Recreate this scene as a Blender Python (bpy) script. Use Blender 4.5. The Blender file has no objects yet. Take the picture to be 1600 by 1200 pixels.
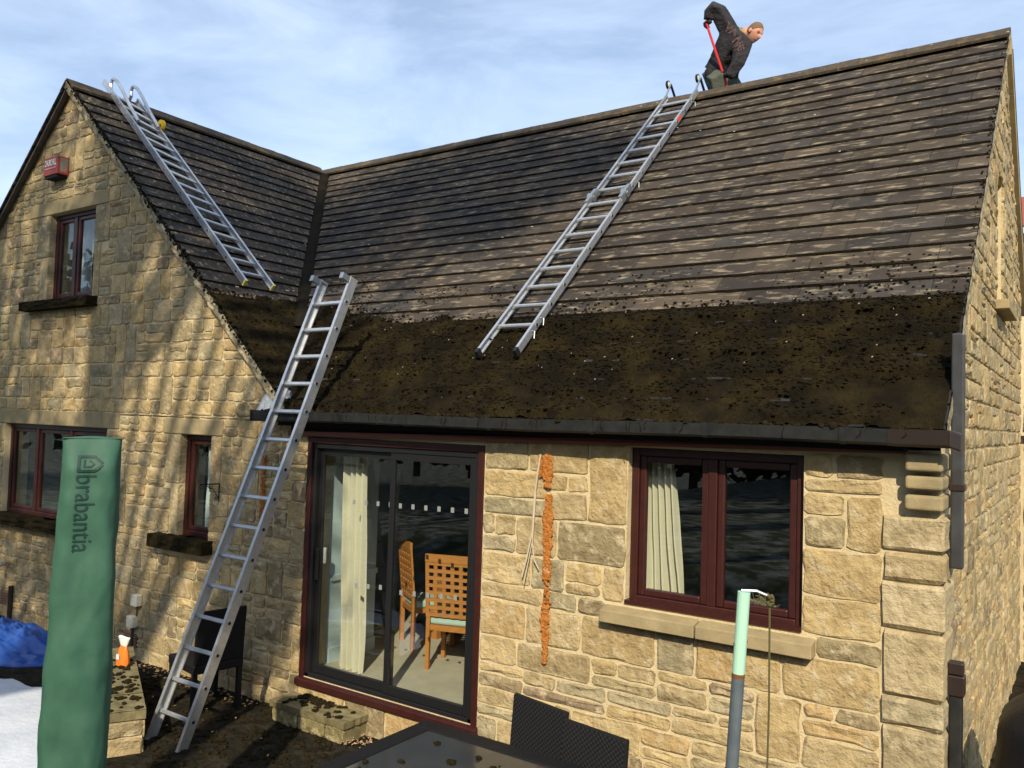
import bpy, math, random
from mathutils import Vector, Matrix, noise
random.seed(7)
scene = bpy.context.scene
col = scene.collection
PI = math.pi

# ------------------------------------------------------------------ camera
CAM = Vector((5.696, -5.141, 2.2956))
YAW, PITCH, ROLL, FPX = 0.6036, 0.0436, 0.0305, 1307.3
F = Vector((-math.sin(YAW)*math.cos(PITCH), math.cos(YAW)*math.cos(PITCH), math.sin(PITCH)))
_r = F.cross(Vector((0, 0, 1))).normalized(); _u = _r.cross(F)
RT = math.cos(ROLL)*_r + math.sin(ROLL)*_u
UP = -math.sin(ROLL)*_r + math.cos(ROLL)*_u
cam = bpy.data.cameras.new('camera'); cam.sensor_width = 36; cam.lens = 36*FPX/1600; cam.clip_end = 2000; cam.clip_start = .05
co = bpy.data.objects.new('camera', cam); col.objects.link(co)
M = Matrix((RT, UP, -F)).transposed().to_4x4(); M.translation = CAM
co.matrix_world = M; scene.camera = co
scene.render.resolution_x = 1024; scene.render.resolution_y = 768

def seen(p):            # projected pixel area helper: camera-plane position in photo pixels, used only to rank pieces by size
    d = Vector(p) - CAM; z = d.dot(F)
    return (800 + FPX*d.dot(RT)/z, 600 - FPX*d.dot(UP)/z) if z > .1 else (-9999, -9999)

# ------------------------------------------------------------------ world, sun
SAZ, SEL = math.radians(30), math.radians(35)
S = Vector((math.sin(SAZ)*math.cos(SEL), -math.cos(SAZ)*math.cos(SEL), math.sin(SEL)))   # towards the sun
w = bpy.data.worlds.new('World'); scene.world = w; w.use_nodes = True
nt = w.node_tree; nt.nodes.clear()
out = nt.nodes.new('ShaderNodeOutputWorld'); bg = nt.nodes.new('ShaderNodeBackground')
sky = nt.nodes.new('ShaderNodeTexSky'); sky.sky_type = 'NISHITA'; sky.sun_disc = False
sky.sun_elevation = SEL; sky.sun_rotation = math.atan2(S.x, S.y); sky.air_density = 1.0; sky.dust_density = 1.2; sky.ozone_density = 1.5
tc = nt.nodes.new('ShaderNodeTexCoord'); mp = nt.nodes.new('ShaderNodeMapping'); mp.inputs['Scale'].default_value = (1.2, 2.2, 5.0)
mp.inputs['Rotation'].default_value = (.3, .2, .5)
n1 = nt.nodes.new('ShaderNodeTexNoise'); n1.inputs['Scale'].default_value = 2.6; n1.inputs['Detail'].default_value = 7; n1.inputs['Roughness'].default_value = .58; n1.inputs['Distortion'].default_value = .4
cr = nt.nodes.new('ShaderNodeValToRGB'); cr.color_ramp.elements[0].position = .36; cr.color_ramp.elements[1].position = .72
cr.color_ramp.elements[0].color = (.27, .27, .27, 1); cr.color_ramp.elements[1].color = (.66, .66, .66, 1)
mx = nt.nodes.new('ShaderNodeMix'); mx.data_type = 'RGBA'
mx.inputs['B'].default_value = (5.8, 7.0, 8.9, 1)          # thin high cloud
nt.links.new(tc.outputs['Generated'], mp.inputs['Vector']); nt.links.new(mp.outputs[0], n1.inputs['Vector'])
nt.links.new(n1.outputs[0], cr.inputs[0]); nt.links.new(cr.outputs[0], mx.inputs['Factor'])
nt.links.new(sky.outputs[0], mx.inputs['A']); nt.links.new(mx.outputs['Result'], bg.inputs[0])
bg.inputs[1].default_value = .135
nt.links.new(bg.outputs[0], out.inputs[0])
sl = bpy.data.lights.new('sun', 'SUN'); sl.energy = 5.0; sl.angle = math.radians(.53); sl.color = (1, .89, .69)
so = bpy.data.objects.new('sun', sl); col.objects.link(so); so.rotation_euler = (-S).to_track_quat('-Z', 'Y').to_euler(); so.location = (8, -12, 14)
scene.view_settings.view_transform = 'Standard'; scene.view_settings.look = 'None'; scene.view_settings.gamma = 1; scene.view_settings.exposure = .27
scene.view_settings.use_curve_mapping = False

# ------------------------------------------------------------------ materials
def mat(name, base, rough=.8, metal=0, spec=.3, var=None, scale=8, bump=0, bscale=40, attr=False, stretch=None, detail=6, ramp=(.35, .7), var2=None, scale2=3, ramp2=(.5, .65), bdist=.01, stretch2=None):
    m = bpy.data.materials.new(name); m.use_nodes = True
    nt = m.node_tree; b = nt.nodes['Principled BSDF']
    b.inputs['Roughness'].default_value = rough; b.inputs['Metallic'].default_value = metal; b.inputs['Specular IOR Level'].default_value = spec
    geo = nt.nodes.new('ShaderNodeNewGeometry')
    def ns(sc, st, det=detail):
        n = nt.nodes.new('ShaderNodeTexNoise'); n.inputs['Scale'].default_value = sc; n.inputs['Detail'].default_value = det; n.inputs['Roughness'].default_value = .62
        v = nt.nodes.new('ShaderNodeVectorMath'); v.operation = 'MULTIPLY'; v.inputs[1].default_value = st or (1, 1, 1)
        nt.links.new(geo.outputs['Position'], v.inputs[0]); nt.links.new(v.outputs[0], n.inputs['Vector']); return n
    if attr:
        a = nt.nodes.new('ShaderNodeAttribute'); a.attribute_name = 'Col'; src = a.outputs['Color']
    else:
        r = nt.nodes.new('ShaderNodeRGB'); r.outputs[0].default_value = (*base, 1); src = r.outputs[0]
    def blend(src, colr, sc, st, rp, mode='MIX'):
        n = ns(sc, st); rr = nt.nodes.new('ShaderNodeValToRGB'); rr.color_ramp.elements[0].position = rp[0]; rr.color_ramp.elements[1].position = rp[1]
        nt.links.new(n.outputs[0], rr.inputs[0])
        x = nt.nodes.new('ShaderNodeMix'); x.data_type = 'RGBA'; x.blend_type = mode
        nt.links.new(rr.outputs[0], x.inputs['Factor']); nt.links.new(src, x.inputs['A']); x.inputs['B'].default_value = (*colr, 1)
        return x.outputs['Result']
    if var: src = blend(src, var, scale, stretch, ramp, 'MULTIPLY' if attr else 'MIX')
    if var2: src = blend(src, var2, scale2, stretch2, ramp2)
    nt.links.new(src, b.inputs['Base Color'])
    if bump:
        n = ns(bscale, stretch, 8); bp = nt.nodes.new('ShaderNodeBump'); bp.inputs['Strength'].default_value = bump; bp.inputs['Distance'].default_value = bdist
        nt.links.new(n.outputs[0], bp.inputs['Height']); nt.links.new(bp.outputs[0], b.inputs['Normal'])
    return m
def glass_mat(name, tint=(.93, .96, .95), boost=1.6):
    m = bpy.data.materials.new(name); m.use_nodes = True; nt = m.node_tree; nt.nodes.clear()
    o = nt.nodes.new('ShaderNodeOutputMaterial'); t = nt.nodes.new('ShaderNodeBsdfTransparent'); t.inputs[0].default_value = (*tint, 1)
    g = nt.nodes.new('ShaderNodeBsdfGlossy'); g.inputs['Roughness'].default_value = .0; fr = nt.nodes.new('ShaderNodeLayerWeight'); fr.inputs[0].default_value = .5
    pw = nt.nodes.new('ShaderNodeMath'); pw.operation = 'POWER'; pw.inputs[1].default_value = 5; nt.links.new(fr.outputs['Facing'], pw.inputs[0])
    k = nt.nodes.new('ShaderNodeMath'); k.operation = 'MULTIPLY_ADD'; k.inputs[1].default_value = .93; k.inputs[2].default_value = .045*boost; k.use_clamp = True
    x = nt.nodes.new('ShaderNodeMixShader'); nt.links.new(pw.outputs[0], k.inputs[0]); nt.links.new(k.outputs[0], x.inputs[0])
    nt.links.new(t.outputs[0], x.inputs[1]); nt.links.new(g.outputs[0], x.inputs[2]); nt.links.new(x.outputs[0], o.inputs[0])
    return m
MT = dict(
    stone=mat('sandstone', (.4, .3, .16), .9, spec=.15, attr=True, var=(.55, .52, .47), scale=8, ramp=(.40, .80), var2=(.50, .41, .255), scale2=11, ramp2=(.52, .68), bump=1, bscale=24, bdist=.026),
    dressed=mat('dressed_stone', (.35, .275, .15), .9, spec=.15, var=(.24, .19, .105), scale=6, var2=(.2, .19, .12), scale2=11, ramp2=(.55, .8), bump=.3, bscale=60),
    mortar=mat('mortar', (.60, .49, .30), .95, spec=.1, var=(.47, .38, .22), scale=7, bump=.8, bscale=50, bdist=.012),
    tile=mat('roof_tile', (.085, .068, .055), .88, spec=.2, attr=True, var=(.5, .5, .52), scale=2.2, ramp=(.35, .7), var2=(.29, .235, .155), scale2=9, ramp2=(.54, .72), stretch2=(.7, 2.6, 2.6), bump=.8, bscale=55, bdist=.012),
    moss=mat('roof_moss', (.015, .0118, .0070), .97, spec=.05, var=(.048, .035, .012), scale=3.2, ramp=(.42, .74), var2=(.013, .0105, .007), scale2=38, ramp2=(.48, .74), bump=1, bscale=110, bdist=.03),
    weave=mat('woven_strand', (.022, .022, .024), .5, spec=.4),
    mossline=mat('joint_moss', (.014, .012, .008), .97, spec=.05, var=(.05, .04, .02), scale=40, ramp=(.55, .8), bump=.8, bscale=120),
    mossdark=mat('fallen_moss', (.012, .010, .006), .97, spec=.05, var=(.035, .026, .010), scale=30, bump=1, bscale=120, bdist=.015),
    slate=mat('mossy_slate', (.018, .019, .023), .95, spec=.05, var=(.035, .036, .04), scale=6, bump=.4, bscale=50),
    ridge=mat('ridge_tile', (.062, .05, .038), .9, spec=.15, var=(.15, .105, .05), scale=9, ramp=(.48, .78), var2=(.33, .28, .2), scale2=14, ramp2=(.62, .75), bump=.7, bscale=60),
    verge=mat('verge_mortar', (.34, .29, .2), .95, spec=.1, var=(.10, .085, .04), scale=12, ramp=(.42, .66), bump=.8, bscale=50),
    board=mat('weathered_board', (.09, .075, .055), .85, var=(.05, .04, .03), scale=14, bump=.3),
    lead=mat('lead', (.33, .36, .4), .5, metal=.3, var=(.2, .22, .25), scale=12, bump=.2),
    frame=mat('mahogany_frame', (.045, .011, .008), .4, spec=.4, var=(.03, .008, .007), scale=15),
    fascia=mat('brown_fascia', (.17, .048, .028), .45, spec=.4, var=(.16, .07, .05), scale=16, ramp=(.55, .8), bump=.15),
    blackalu=mat('black_aluminium', (.012, .012, .013), .35, spec=.5),
    gutter=mat('grey_gutter', (.013, .014, .015), .45, spec=.3, var=(.026, .026, .025), scale=12, bump=.1),
    gutterbrown=mat('brown_gutter', (.024, .016, .014), .42, spec=.4),
    pipe=mat('grey_downpipe', (.05, .053, .058), .4, spec=.4, var=(.03, .028, .028), scale=8),
    glass=glass_mat('window_glass'),
    alu=mat('aluminium', (.62, .64, .66), .38, metal=.75, spec=.5, var=(.5, .51, .53), scale=30, bump=.05),
    steel=mat('zinc_steel', (.36, .39, .41), .42, metal=.8),
    nearblack=mat('near_black', (.01, .01, .01), .9),
    rubber=mat('black_rubber', (.012, .012, .014), .6),
    yellow=mat('yellow_plastic', (.75, .48, .01), .45), bluesteel=mat('navy_tube', (.012, .016, .045), .4),
    white=mat('white_plastic', (.72, .72, .7), .4), sticker=mat('etched_square', (.22, .23, .22), .6),
    redlabel=mat('red_label', (.7, .08, .05), .5), ylabel=mat('yellow_label', (.7, .55, .12), .5), wlabel=mat('pale_label', (.6, .63, .66), .5),
    black=mat('black_rattan', (.006, .006, .007), .6, spec=.2, var=(.012, .012, .013), scale=90, bump=.5, bscale=150),
    tableglass=mat('smoked_table_glass', (.03, .033, .034), .12, spec=.6, var=(.045, .045, .04), scale=6),
    cover=mat('green_fabric', (.040, .110, .072), .6, spec=.25, var=(.03, .085, .056), scale=6, bump=.15, bscale=25),
    ink=mat('dark_print', (.012, .035, .03), .6),
    mint=mat('mint_sleeve', (.38, .62, .48), .4), galv=mat('galvanised_post', (.14, .17, .19), .5, metal=.3, var=(.10, .12, .14), scale=12), rust=mat('rust', (.16, .06, .02), .9), bluecap=mat('blue_collar', (.03, .13, .28), .5),
    cord=mat('old_cord', (.09, .075, .03), .9), straw=mat('dry_straw', (.30, .24, .13), .9),
    foam=mat('expanding_foam', (.46, .18, .04), .85, var=(.40, .13, .015), scale=20, var2=(.6, .5, .38), scale2=16, ramp2=(.6, .72), bump=1, bscale=60, bdist=.02),
    wire=mat('pale_wire', (.5, .42, .3), .6),
    iron=mat('black_iron', (.01, .01, .01), .5),
    snow=mat('snow', (.56, .59, .64), .7, var=(.46, .50, .56), scale=3, bump=.4, bscale=12, bdist=.03),
    tarp=mat('blue_tarpaulin', (.015, .075, .33), .35, spec=.5, var=(.012, .05, .23), scale=9, bump=.25, bscale=50),
    orange=mat('orange_bag', (.8, .17, .02), .4), bagwhite=mat('clear_bag_top', (.75, .73, .7), .3),
    ground=mat('dirty_paving', (.030, .025, .017), .95, spec=.08, var=(.055, .047, .032), scale=3, ramp=(.5, .75), var2=(.011, .010, .006), scale2=9, ramp2=(.4, .62), bump=1, bscale=45, bdist=.03),
    lawn=mat('frosted_lawn', (.25, .27, .27), .95, var=(.03, .042, .014), scale=3, ramp=(.36, .56), bump=.5, bscale=20),
    paving=mat('lichened_slab', (.23, .19, .10), .93, spec=.1, var=(.10, .09, .045), scale=9, bump=.6, bscale=50),
    rooms=mat('pale_blue_wall', (.55, .66, .68), .8), carpet=mat('cream_carpet', (.50, .44, .33), .95, var=(.42, .36, .27), scale=5, bump=.3, bscale=200),
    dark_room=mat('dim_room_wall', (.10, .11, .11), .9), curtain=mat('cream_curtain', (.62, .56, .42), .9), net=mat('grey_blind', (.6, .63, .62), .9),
    oak=mat('oak_chair', (.50, .21, .055), .45, var=(.40, .15, .035), scale=14, stretch=(1, 1, 6)), mintseat=mat('mint_cushion', (.42, .55, .48), .8), darkwood=mat('dark_table', (.02, .018, .016), .25),
    jacket=mat('charcoal_jacket', (.034, .032, .035), .9, var=(.016, .015, .018), scale=7, bump=1, bscale=13, bdist=.05), trousers=mat('grey_green_trousers', (.085, .095, .075), .9, var=(.06, .066, .05), scale=10, bump=.5, bscale=22, bdist=.015),
    pad=mat('black_pad', (.010, .010, .011), .8), skin=mat('skin', (.55, .28, .19), .55, var=(.47, .2, .13), scale=18), hair=mat('fair_hair', (.15, .092, .05), .8, bump=.6, bscale=160), tee=mat('olive_collar', (.17, .16, .09), .9), redshaft=mat('red_shaft', (.5, .02, .02), .35),
    letter=mat('pink_outline', (.26, .16, .16), .8), glove=mat('dark_glove', (.010, .011, .016), .7),
    alarmred=mat('alarm_red', (.27, .028, .024), .5, var=(.22, .05, .04), scale=20), alarmgrey=mat('alarm_underside', (.2, .19, .16), .6),
    alarmprint=mat('faded_print', (.5, .3, .28), .6),
    bbq=mat('black_cover', (.006, .006, .008), .45, spec=.4, bump=.4, bscale=9, bdist=.04), redtile=mat('red_roof', (.25, .07, .05), .85, bump=.5, bscale=30),
    leaf=mat('evergreen_leaf', (.03, .045, .018), .8, var=(.05, .06, .025), scale=2), bark=mat('bark', (.06, .045, .032), .95, bump=.8, bscale=30),
    leaflitter=mat('dry_leaf', (.28, .15, .07), .9, var=(.4, .3, .2), scale=60), grasswisp=mat('pale_grass', (.45, .42, .3), .8), tin=mat('bright_chip', (.38, .36, .31), .7),
    socket=mat('grey_box', (.55, .54, .46), .6, var=(.4, .4, .33), scale=20), brick=mat('terracotta_vent', (.22, .13, .08), .9))

# ------------------------------------------------------------------ mesh helpers
class MB:
    def __init__(s): s.v = []; s.f = []; s.mi = []; s.c = []; s.smooth = False
    def add(s, vs, fs, mi=0, c=None):
        o = len(s.v); s.v += [tuple(p) for p in vs]; s.f += [tuple(i+o for i in f) for f in fs]; s.mi += [mi]*len(fs)
        s.c += [c or (1, 1, 1)]*len(vs); return s
    def box(s, a, b, mi=0, c=None, bev=0):
        (x0, y0, z0), (x1, y1, z1) = a, b
        P = [(x0, y0, z0), (x1, y0, z0), (x1, y1, z0), (x0, y1, z0), (x0, y0, z1), (x1, y0, z1), (x1, y1, z1), (x0, y1, z1)]
        return s.add(P, [(0, 3, 2, 1), (4, 5, 6, 7), (0, 1, 5, 4), (1, 2, 6, 5), (2, 3, 7, 6), (3, 0, 4, 7)], mi, c)
    def obox(s, o, X, Y, Z, mi=0, c=None):   # oriented box: origin corner and three edge vectors
        o, X, Y, Z = map(Vector, (o, X, Y, Z)); P = [o, o+X, o+X+Y, o+Y, o+Z, o+X+Z, o+X+Y+Z, o+Y+Z]
        return s.add(P, [(0, 3, 2, 1), (4, 5, 6, 7), (0, 1, 5, 4), (1, 2, 6, 5), (2, 3, 7, 6), (3, 0, 4, 7)], mi, c)
    def beam(s, a, b, wv, dv, mi=0):          # bar from a to b, full width vectors wv, dv centred
        a, b, wv, dv = map(Vector, (a, b, wv, dv)); return s.obox(a-wv/2-dv/2, wv, dv, b-a, mi)
    def tube(s, pts, r, n=8, mi=0, cap=True, c=None):
        pts = [Vector(p) for p in pts]; rs = r if isinstance(r, (list, tuple)) else [r]*len(pts); vs = []; fs = []
        T0 = (pts[1]-pts[0]).normalized(); A = T0.orthogonal().normalized()
        for i, p in enumerate(pts):
            T = (pts[min(i+1, len(pts)-1)]-pts[max(i-1, 0)]).normalized()
            A = (A-T*A.dot(T)).normalized(); B = T.cross(A)
            for k in range(n): t = 2*PI*k/n; vs.append(p+rs[i]*(math.cos(t)*A+math.sin(t)*B))
        for i in range(len(pts)-1):
            for k in range(n): fs.append((i*n+k, i*n+(k+1) % n, (i+1)*n+(k+1) % n, (i+1)*n+k))
        if cap: fs.append(tuple(range(n-1, -1, -1))); fs.append(tuple((len(pts)-1)*n+k for k in range(n)))
        return s.add(vs, fs, mi, c)
    def blob(s, p, r, sq=(1, 1, 1), mi=0, c=None, jit=.35, rnd=random):
        p = Vector(p); V = [(0, 0, 1), (.894, 0, .447), (.276, .851, .447), (-.724, .526, .447), (-.724, -.526, .447), (.276, -.851, .447), (.724, .526, -.447), (-.276, .851, -.447), (-.894, 0, -.447), (-.276, -.851, -.447), (.724, -.526, -.447), (0, 0, -1)]
        T = [(0, 1, 2), (0, 2, 3), (0, 3, 4), (0, 4, 5), (0, 5, 1), (1, 6, 2), (2, 7, 3), (3, 8, 4), (4, 9, 5), (5, 10, 1), (2, 6, 7), (3, 7, 8), (4, 8, 9), (5, 9, 10), (1, 10, 6), (11, 7, 6), (11, 8, 7), (11, 9, 8), (11, 10, 9), (11, 6, 10)]
        return s.add([p+Vector((a[0]*sq[0], a[1]*sq[1], a[2]*sq[2]))*r*(1+jit*(rnd.random()*2-1)) for a in V], T, mi, c)
    def disc(s, p, nrm, r, n=14, mi=0, h=.0):
        nrm = Vector(nrm).normalized(); A = nrm.orthogonal().normalized(); B = nrm.cross(A); p = Vector(p)
        return s.tube([p, p+nrm*max(h, .0015)], r, n, mi)
    def grid(s, fn, nu, nv, mi=0, c=None):
        vs = [fn(i/nu, j/nv) for j in range(nv+1) for i in range(nu+1)]
        return s.add(vs, [(j*(nu+1)+i, j*(nu+1)+i+1, (j+1)*(nu+1)+i+1, (j+1)*(nu+1)+i) for j in range(nv) for i in range(nu)], mi, c)
    def mesh(s, name, mats, colors=False):
        me = bpy.data.meshes.new(name); me.from_pydata(s.v, [], s.f)
        for m in (mats if isinstance(mats, (list, tuple)) else [mats]): me.materials.append(MT[m] if isinstance(m, str) else m)
        me.polygons.foreach_set('material_index', s.mi)
        if colors:
            a = me.color_attributes.new('Col', 'FLOAT_COLOR', 'POINT'); a.data.foreach_set('color', [x for c in s.c for x in (*c, 1)])
        if s.smooth: me.polygons.foreach_set('use_smooth', [True]*len(me.polygons))
        me.update(); return me
    def build(s, name, mats, parent=None, colors=False):
        return link(name, s.mesh(name, mats, colors), parent)
def link(name, me, parent=None):
    o = bpy.data.objects.new(name, me); col.objects.link(o)
    if parent: o.parent = parent
    return o
def tag(o, label=None, cat=None, group=None, kind=None):
    if label: o['label'] = label
    if cat: o['category'] = cat
    if group: o['group'] = group
    if kind: o['kind'] = kind
    return o
def empty(name, loc=(0, 0, 0)):
    o = bpy.data.objects.new(name, None); col.objects.link(o); o.empty_display_size = .1; return o
def nz(x, y, z=0): return noise.noise(Vector((x, y, z)))
def fbm(x, y, z=0): return noise.fractal(Vector((x, y, z)), 1.0, 2.1, 4)
def text_mesh(txt, size=1.0, bold=0, outline=0):
    cu = bpy.data.curves.new('t', 'FONT'); cu.body = txt; cu.size = size; cu.offset = bold; cu.resolution_u = 4
    if outline: cu.fill_mode = 'NONE'; cu.bevel_depth = outline; cu.bevel_resolution = 0
    o = bpy.data.objects.new('t', cu); col.objects.link(o); dg = bpy.context.evaluated_depsgraph_get()
    me = bpy.data.meshes.new_from_object(o.evaluated_get(dg)); bpy.data.objects.remove(o); return me

# ------------------------------------------------------------------ dimensions of the house
XA, D, HR, XR = -4.43, 4.0726, 6.2033, 5.03
PT = math.radians(42.75); CP, SP = math.cos(PT), math.sin(PT)
GR = -.33
def main(x, s, h=0): return Vector((x, D-s*CP-h*SP, HR-s*SP+h*CP))
def wing(y, s, h=0): return Vector((XA+s*CP+h*SP, y, HR-s*SP+h*CP))
SE = 5.70        # slope length to the eave

# ------------------------------------------------------------------ ground
def gz(x, y):
    t = min(max((-y-2.6)/1.2, 0), 1); t = t*t*(3-2*t)
    return GR+1.0*t*(1 if x > -3 else max(0, 1+(x+3)/3))
g = MB()
def gpt(u, v):
    x = -400*(abs(u*2-1)**3)*(-1 if u > .5 else 1); y = -400*(abs(v*2-1)**3)*(-1 if v > .5 else 1)
    x, y = x-1, y-2.5
    return (x, y, gz(x, y)-.006)
g.smooth = True; g.grid(gpt, 90, 90)
tag(g.build('ground', 'lawn'), kind='structure')
p = MB(); p.smooth = True
p.grid(lambda u, v: (-7.5+u*15, -3.0+v*3.05, gz(-7.5+u*15, -3.0+v*3.05)+.012*fbm((-7.5+u*15)*4, (-3+v*3.05)*4)+.004), 150, 40)
p.grid(lambda u, v: (5.0+u*3, v*6.4, GR+.004+.012*fbm(u*12, v*24)), 20, 40)
tag(p.build('patio', 'ground'), kind='structure')

# ------------------------------------------------------------------ the house
house = empty('stone_house'); tag(house, 'L-shaped yellow sandstone house with a moss-covered tiled roof', 'house')

PAL = [((.47, .355, .175), 7), ((.42, .33, .18), 6), ((.34, .28, .16), 4), ((.27, .21, .12), 1.6), ((.50, .39, .21), 5), ((.36, .31, .20), 2.5), ((.48, .34, .16), 1.2), ((.26, .19, .125), .7), ((.34, .30, .19), 1.0)]
def pick(rnd):
    t = rnd.random()*sum(w for _, w in PAL)
    for c, w_ in PAL:
        t -= w_
        if t <= 0: break
    k = .85+.3*rnd.random(); return tuple(min(1, (x*.82+g_*.18)*k) for x, g_ in zip(c, (.42, .37, .28)))
def clip(poly, a, b, c):     # keep a*x+b*z<=c
    o = []
    for i, p_ in enumerate(poly):
        q = poly[(i+1) % len(poly)]; dp, dq = a*p_[0]+b*p_[1]-c, a*q[0]+b*q[1]-c
        if dp <= 0: o.append(p_)
        if dp*dq < 0: t = dp/(dp-dq); o.append((p_[0]+t*(q[0]-p_[0]), p_[1]+t*(q[1]-p_[1])))
    return o
def parea(P): return abs(sum(P[i][0]*P[(i+1) % len(P)][1]-P[(i+1) % len(P)][0]*P[i][1] for i in range(len(P))))/2
def stone(poly, place, rnd, depth=.03, gap=.008, rough=1.0, c=None):
    """irregular rock-faced block on outline poly; place(a, z, out) -> point"""
    cx = sum(p_[0] for p_ in poly)/len(poly); cz = sum(p_[1] for p_ in poly)/len(poly)
    ring = []
    for i, p_ in enumerate(poly):
        q = poly[(i+1) % len(poly)]; L = math.hypot(q[0]-p_[0], q[1]-p_[1]); k = max(1, min(4, int(L/.07)))
        r = min(.016, L*.2)
        ux, uz = (q[0]-p_[0])/max(L, 1e-6), (q[1]-p_[1])/max(L, 1e-6)
        for j in range(k+1):
            t = r+(L-2*r)*j/k if k else r
            ring.append((p_[0]+ux*t+rnd.uniform(-1, 1)*.0075, p_[1]+uz*t+rnd.uniform(-1, 1)*.0065))
    n = len(ring)
    def inset(m):
        o = []
        for a, z in ring:
            dx, dz = a-cx, z-cz; L = math.hypot(dx, dz) or 1
            kx = max(0, 1-m/max(abs(dx), m*1.01)) if abs(dx) > .001 else 1; kz = max(0, 1-m/max(abs(dz), m*1.01)) if abs(dz) > .001 else 1
            o.append((cx+dx*kx, cz+dz*kz))
        return o
    c = tuple(x*k_ for x, k_ in zip((c or pick(rnd)), (.97, .93, .845))); vs = []; fs = []
    R0 = inset(gap); R1 = inset(gap+.0025); R2 = inset(gap+.014)
    sd = rnd.random()*50
    for a, z in R0: vs.append(place(a, z, -.012))
    for a, z in R1: vs.append(place(a, z, depth*(.75+.35*rough*nz(a*9, z*9, sd))))
    for a, z in R2: vs.append(place(a, z, depth*(.95+.8*rough*nz(a*7, z*7, sd+9))))
    vs.append(place(cx, cz, depth*(1.15+.7*rough*rnd.uniform(-1, 1))))
    for k in range(n):
        k2 = (k+1) % n; fs += [(k, k2, n+k2, n+k), (n+k, n+k2, 2*n+k2, 2*n+k), (2*n+k, 2*n+k2, 3*n)]
    px_ = [seen(place(a, z, 0)) for a, z in poly]
    vis = all(-40 < u < 1640 and -40 < v < 1240 for u, v in px_)
    return dict(v=vs, f=fs, c=c, area=parea(px_) if vis else 0)
def layout(x0, x1, zs, holes, rnd, wr, band, split=.5):
    """coursed rubble: list of rectangles filling x0..x1 between critical heights zs, around holes"""
    R = []; bands = []
    for a, b in zip(zs[:-1], zs[1:]):
        n = max(1, round((b-a)/band)); e = [a]
        for i in range(1, n): e.append(a+(b-a)*i/n+rnd.uniform(-.2, .2)*band)
        e.append(b); bands += list(zip(e[:-1], e[1:]))
    taken = []
    for bi, (a, b) in enumerate(bands):
        blk = [(h[0], h[1]) for h in holes if h[2] < b-.005 and h[3] > a+.005]+[(t[0], t[1]) for t in taken if t[2] == bi]
        blk.sort(); free = []; x = x0
        for h0, h1 in blk:
            if h0 > x+.01: free.append((x, min(h0, x1)))
            x = max(x, h1)
        if x < x1-.01: free.append((x, x1))
        for f0, f1 in free:
            x = f0
            while x < f1-.001:
                wd = rnd.uniform(*wr)*(1.25 if rnd.random() < .2 else 1)
                if f1-x-wd < wr[0]*.7: wd = f1-x
                wd = min(wd, f1-x); r = rnd.random(); nx = bands[bi+1] if bi+1 < len(bands) else None
                if r < .10 and nx and wd < .34 and not any(h[0] < x+wd and h[1] > x and h[2] < nx[1] and h[3] > nx[0] for h in holes):
                    R.append((x, x+wd, a, nx[1])); taken.append((x, x+wd, bi+1))
                elif r < .10+split and b-a > .16:
                    m = a+(b-a)*rnd.uniform(.36, .64); R.append((x, x+wd, a, m))
                    if wd > .3 and rnd.random() < .6:
                        k = x+wd*rnd.uniform(.35, .65); R.append((x, k, m, b)); R.append((k, x+wd, m, b))
                    else: R.append((x, x+wd, m, b))
                else: R.append((x, x+wd, a, b))
                x += wd
    return R
rnd = random.Random(3)
front = lambda a, z, o: (a, -o, z)
side = lambda a, z, o: (XR+o, a, z)
# openings: x0,x1,z0,z1
DOOR = (-.03, 1.925, 0, 2.1); WIN = (3.13, 4.295, 1.09, 2.14)
UPW = (-4.80, -3.75, 3.57, 4.64); LOW = (-5.66, -3.3, .95, 2.07); SML = (-1.93, -1.41, 1.03, 2.055)
LINT = [(-5.32, -3.5, 4.64, 4.81), (-6.0, -3.06, 2.07, 2.25), (-2.23, -1.24, 2.055, 2.22)]
SILLS = [(-5.21, -3.64, 3.46, 3.57), (-6.0, -3.2, .83, .95), (-2.24, -1.33, .90, 1.03)]
JAMBS = [(-5.08, -4.80, 4.12, 4.64), (-4.98, -4.80, 3.57, 4.12), (-3.75, -3.45, 4.2, 4.64), (-3.75, -3.62, 3.57, 4.2), (-2.17, -1.93, 1.55, 2.055), (-2.06, -1.93, 1.03, 1.55), (-1.41, -1.25, 1.5, 2.055)]
holesG = [DOOR, UPW, LOW, SML]+LINT+SILLS+JAMBS
pieces = []          # (stone dict, which wall)
zsG = [GR-.02, .0, .42, .83, .95, 1.03, 1.5, 2.055, 2.22, 2.25, 2.8, 3.46, 3.57, 4.1, 4.64, 4.81, 5.3, 6.25]
def gable(poly):
    k = math.tan(PT); poly = clip(poly, k, 1, HR-.05+k*XA); return clip(poly, -k, 1, HR-.05-k*XA)
for (a, b, c, d_) in layout(-8.4, -.03, zsG, holesG, rnd, (.14, .36), .19, .5):
    P_ = [(a, c), (b, c), (b, d_), (a, d_)]
    P_ = gable(P_)
    if len(P_) < 3 or parea(P_) < .0022: continue
    pieces.append((stone(P_, front, rnd, .014, .006, 1.0), 'front_wall'))
SILLM = (2.985, 4.38, .965, 1.09)
for (a, b, c, d_) in layout(1.925, 4.74, [GR-.02, .1, .5, .965, 1.09, 1.6, 2.16], [WIN, SILLM, (4.86, 5.03, 1.84, 2.19)], rnd, (.24, .58), .26, .30):
    pieces.append((stone([(a, c), (b, c), (b, d_), (a, d_)], front, rnd, .012, .008, 1.3), 'front_wall'))
for (a, b, c, d_) in layout(-.03, 1.925, [GR-.02, -.07], [], rnd, (.3, .6), .25, .2):
    pieces.append((stone([(a, c), (b, c), (b, d_), (a, d_)], front, rnd, .02, .010, .8), 'front_wall'))
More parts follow.
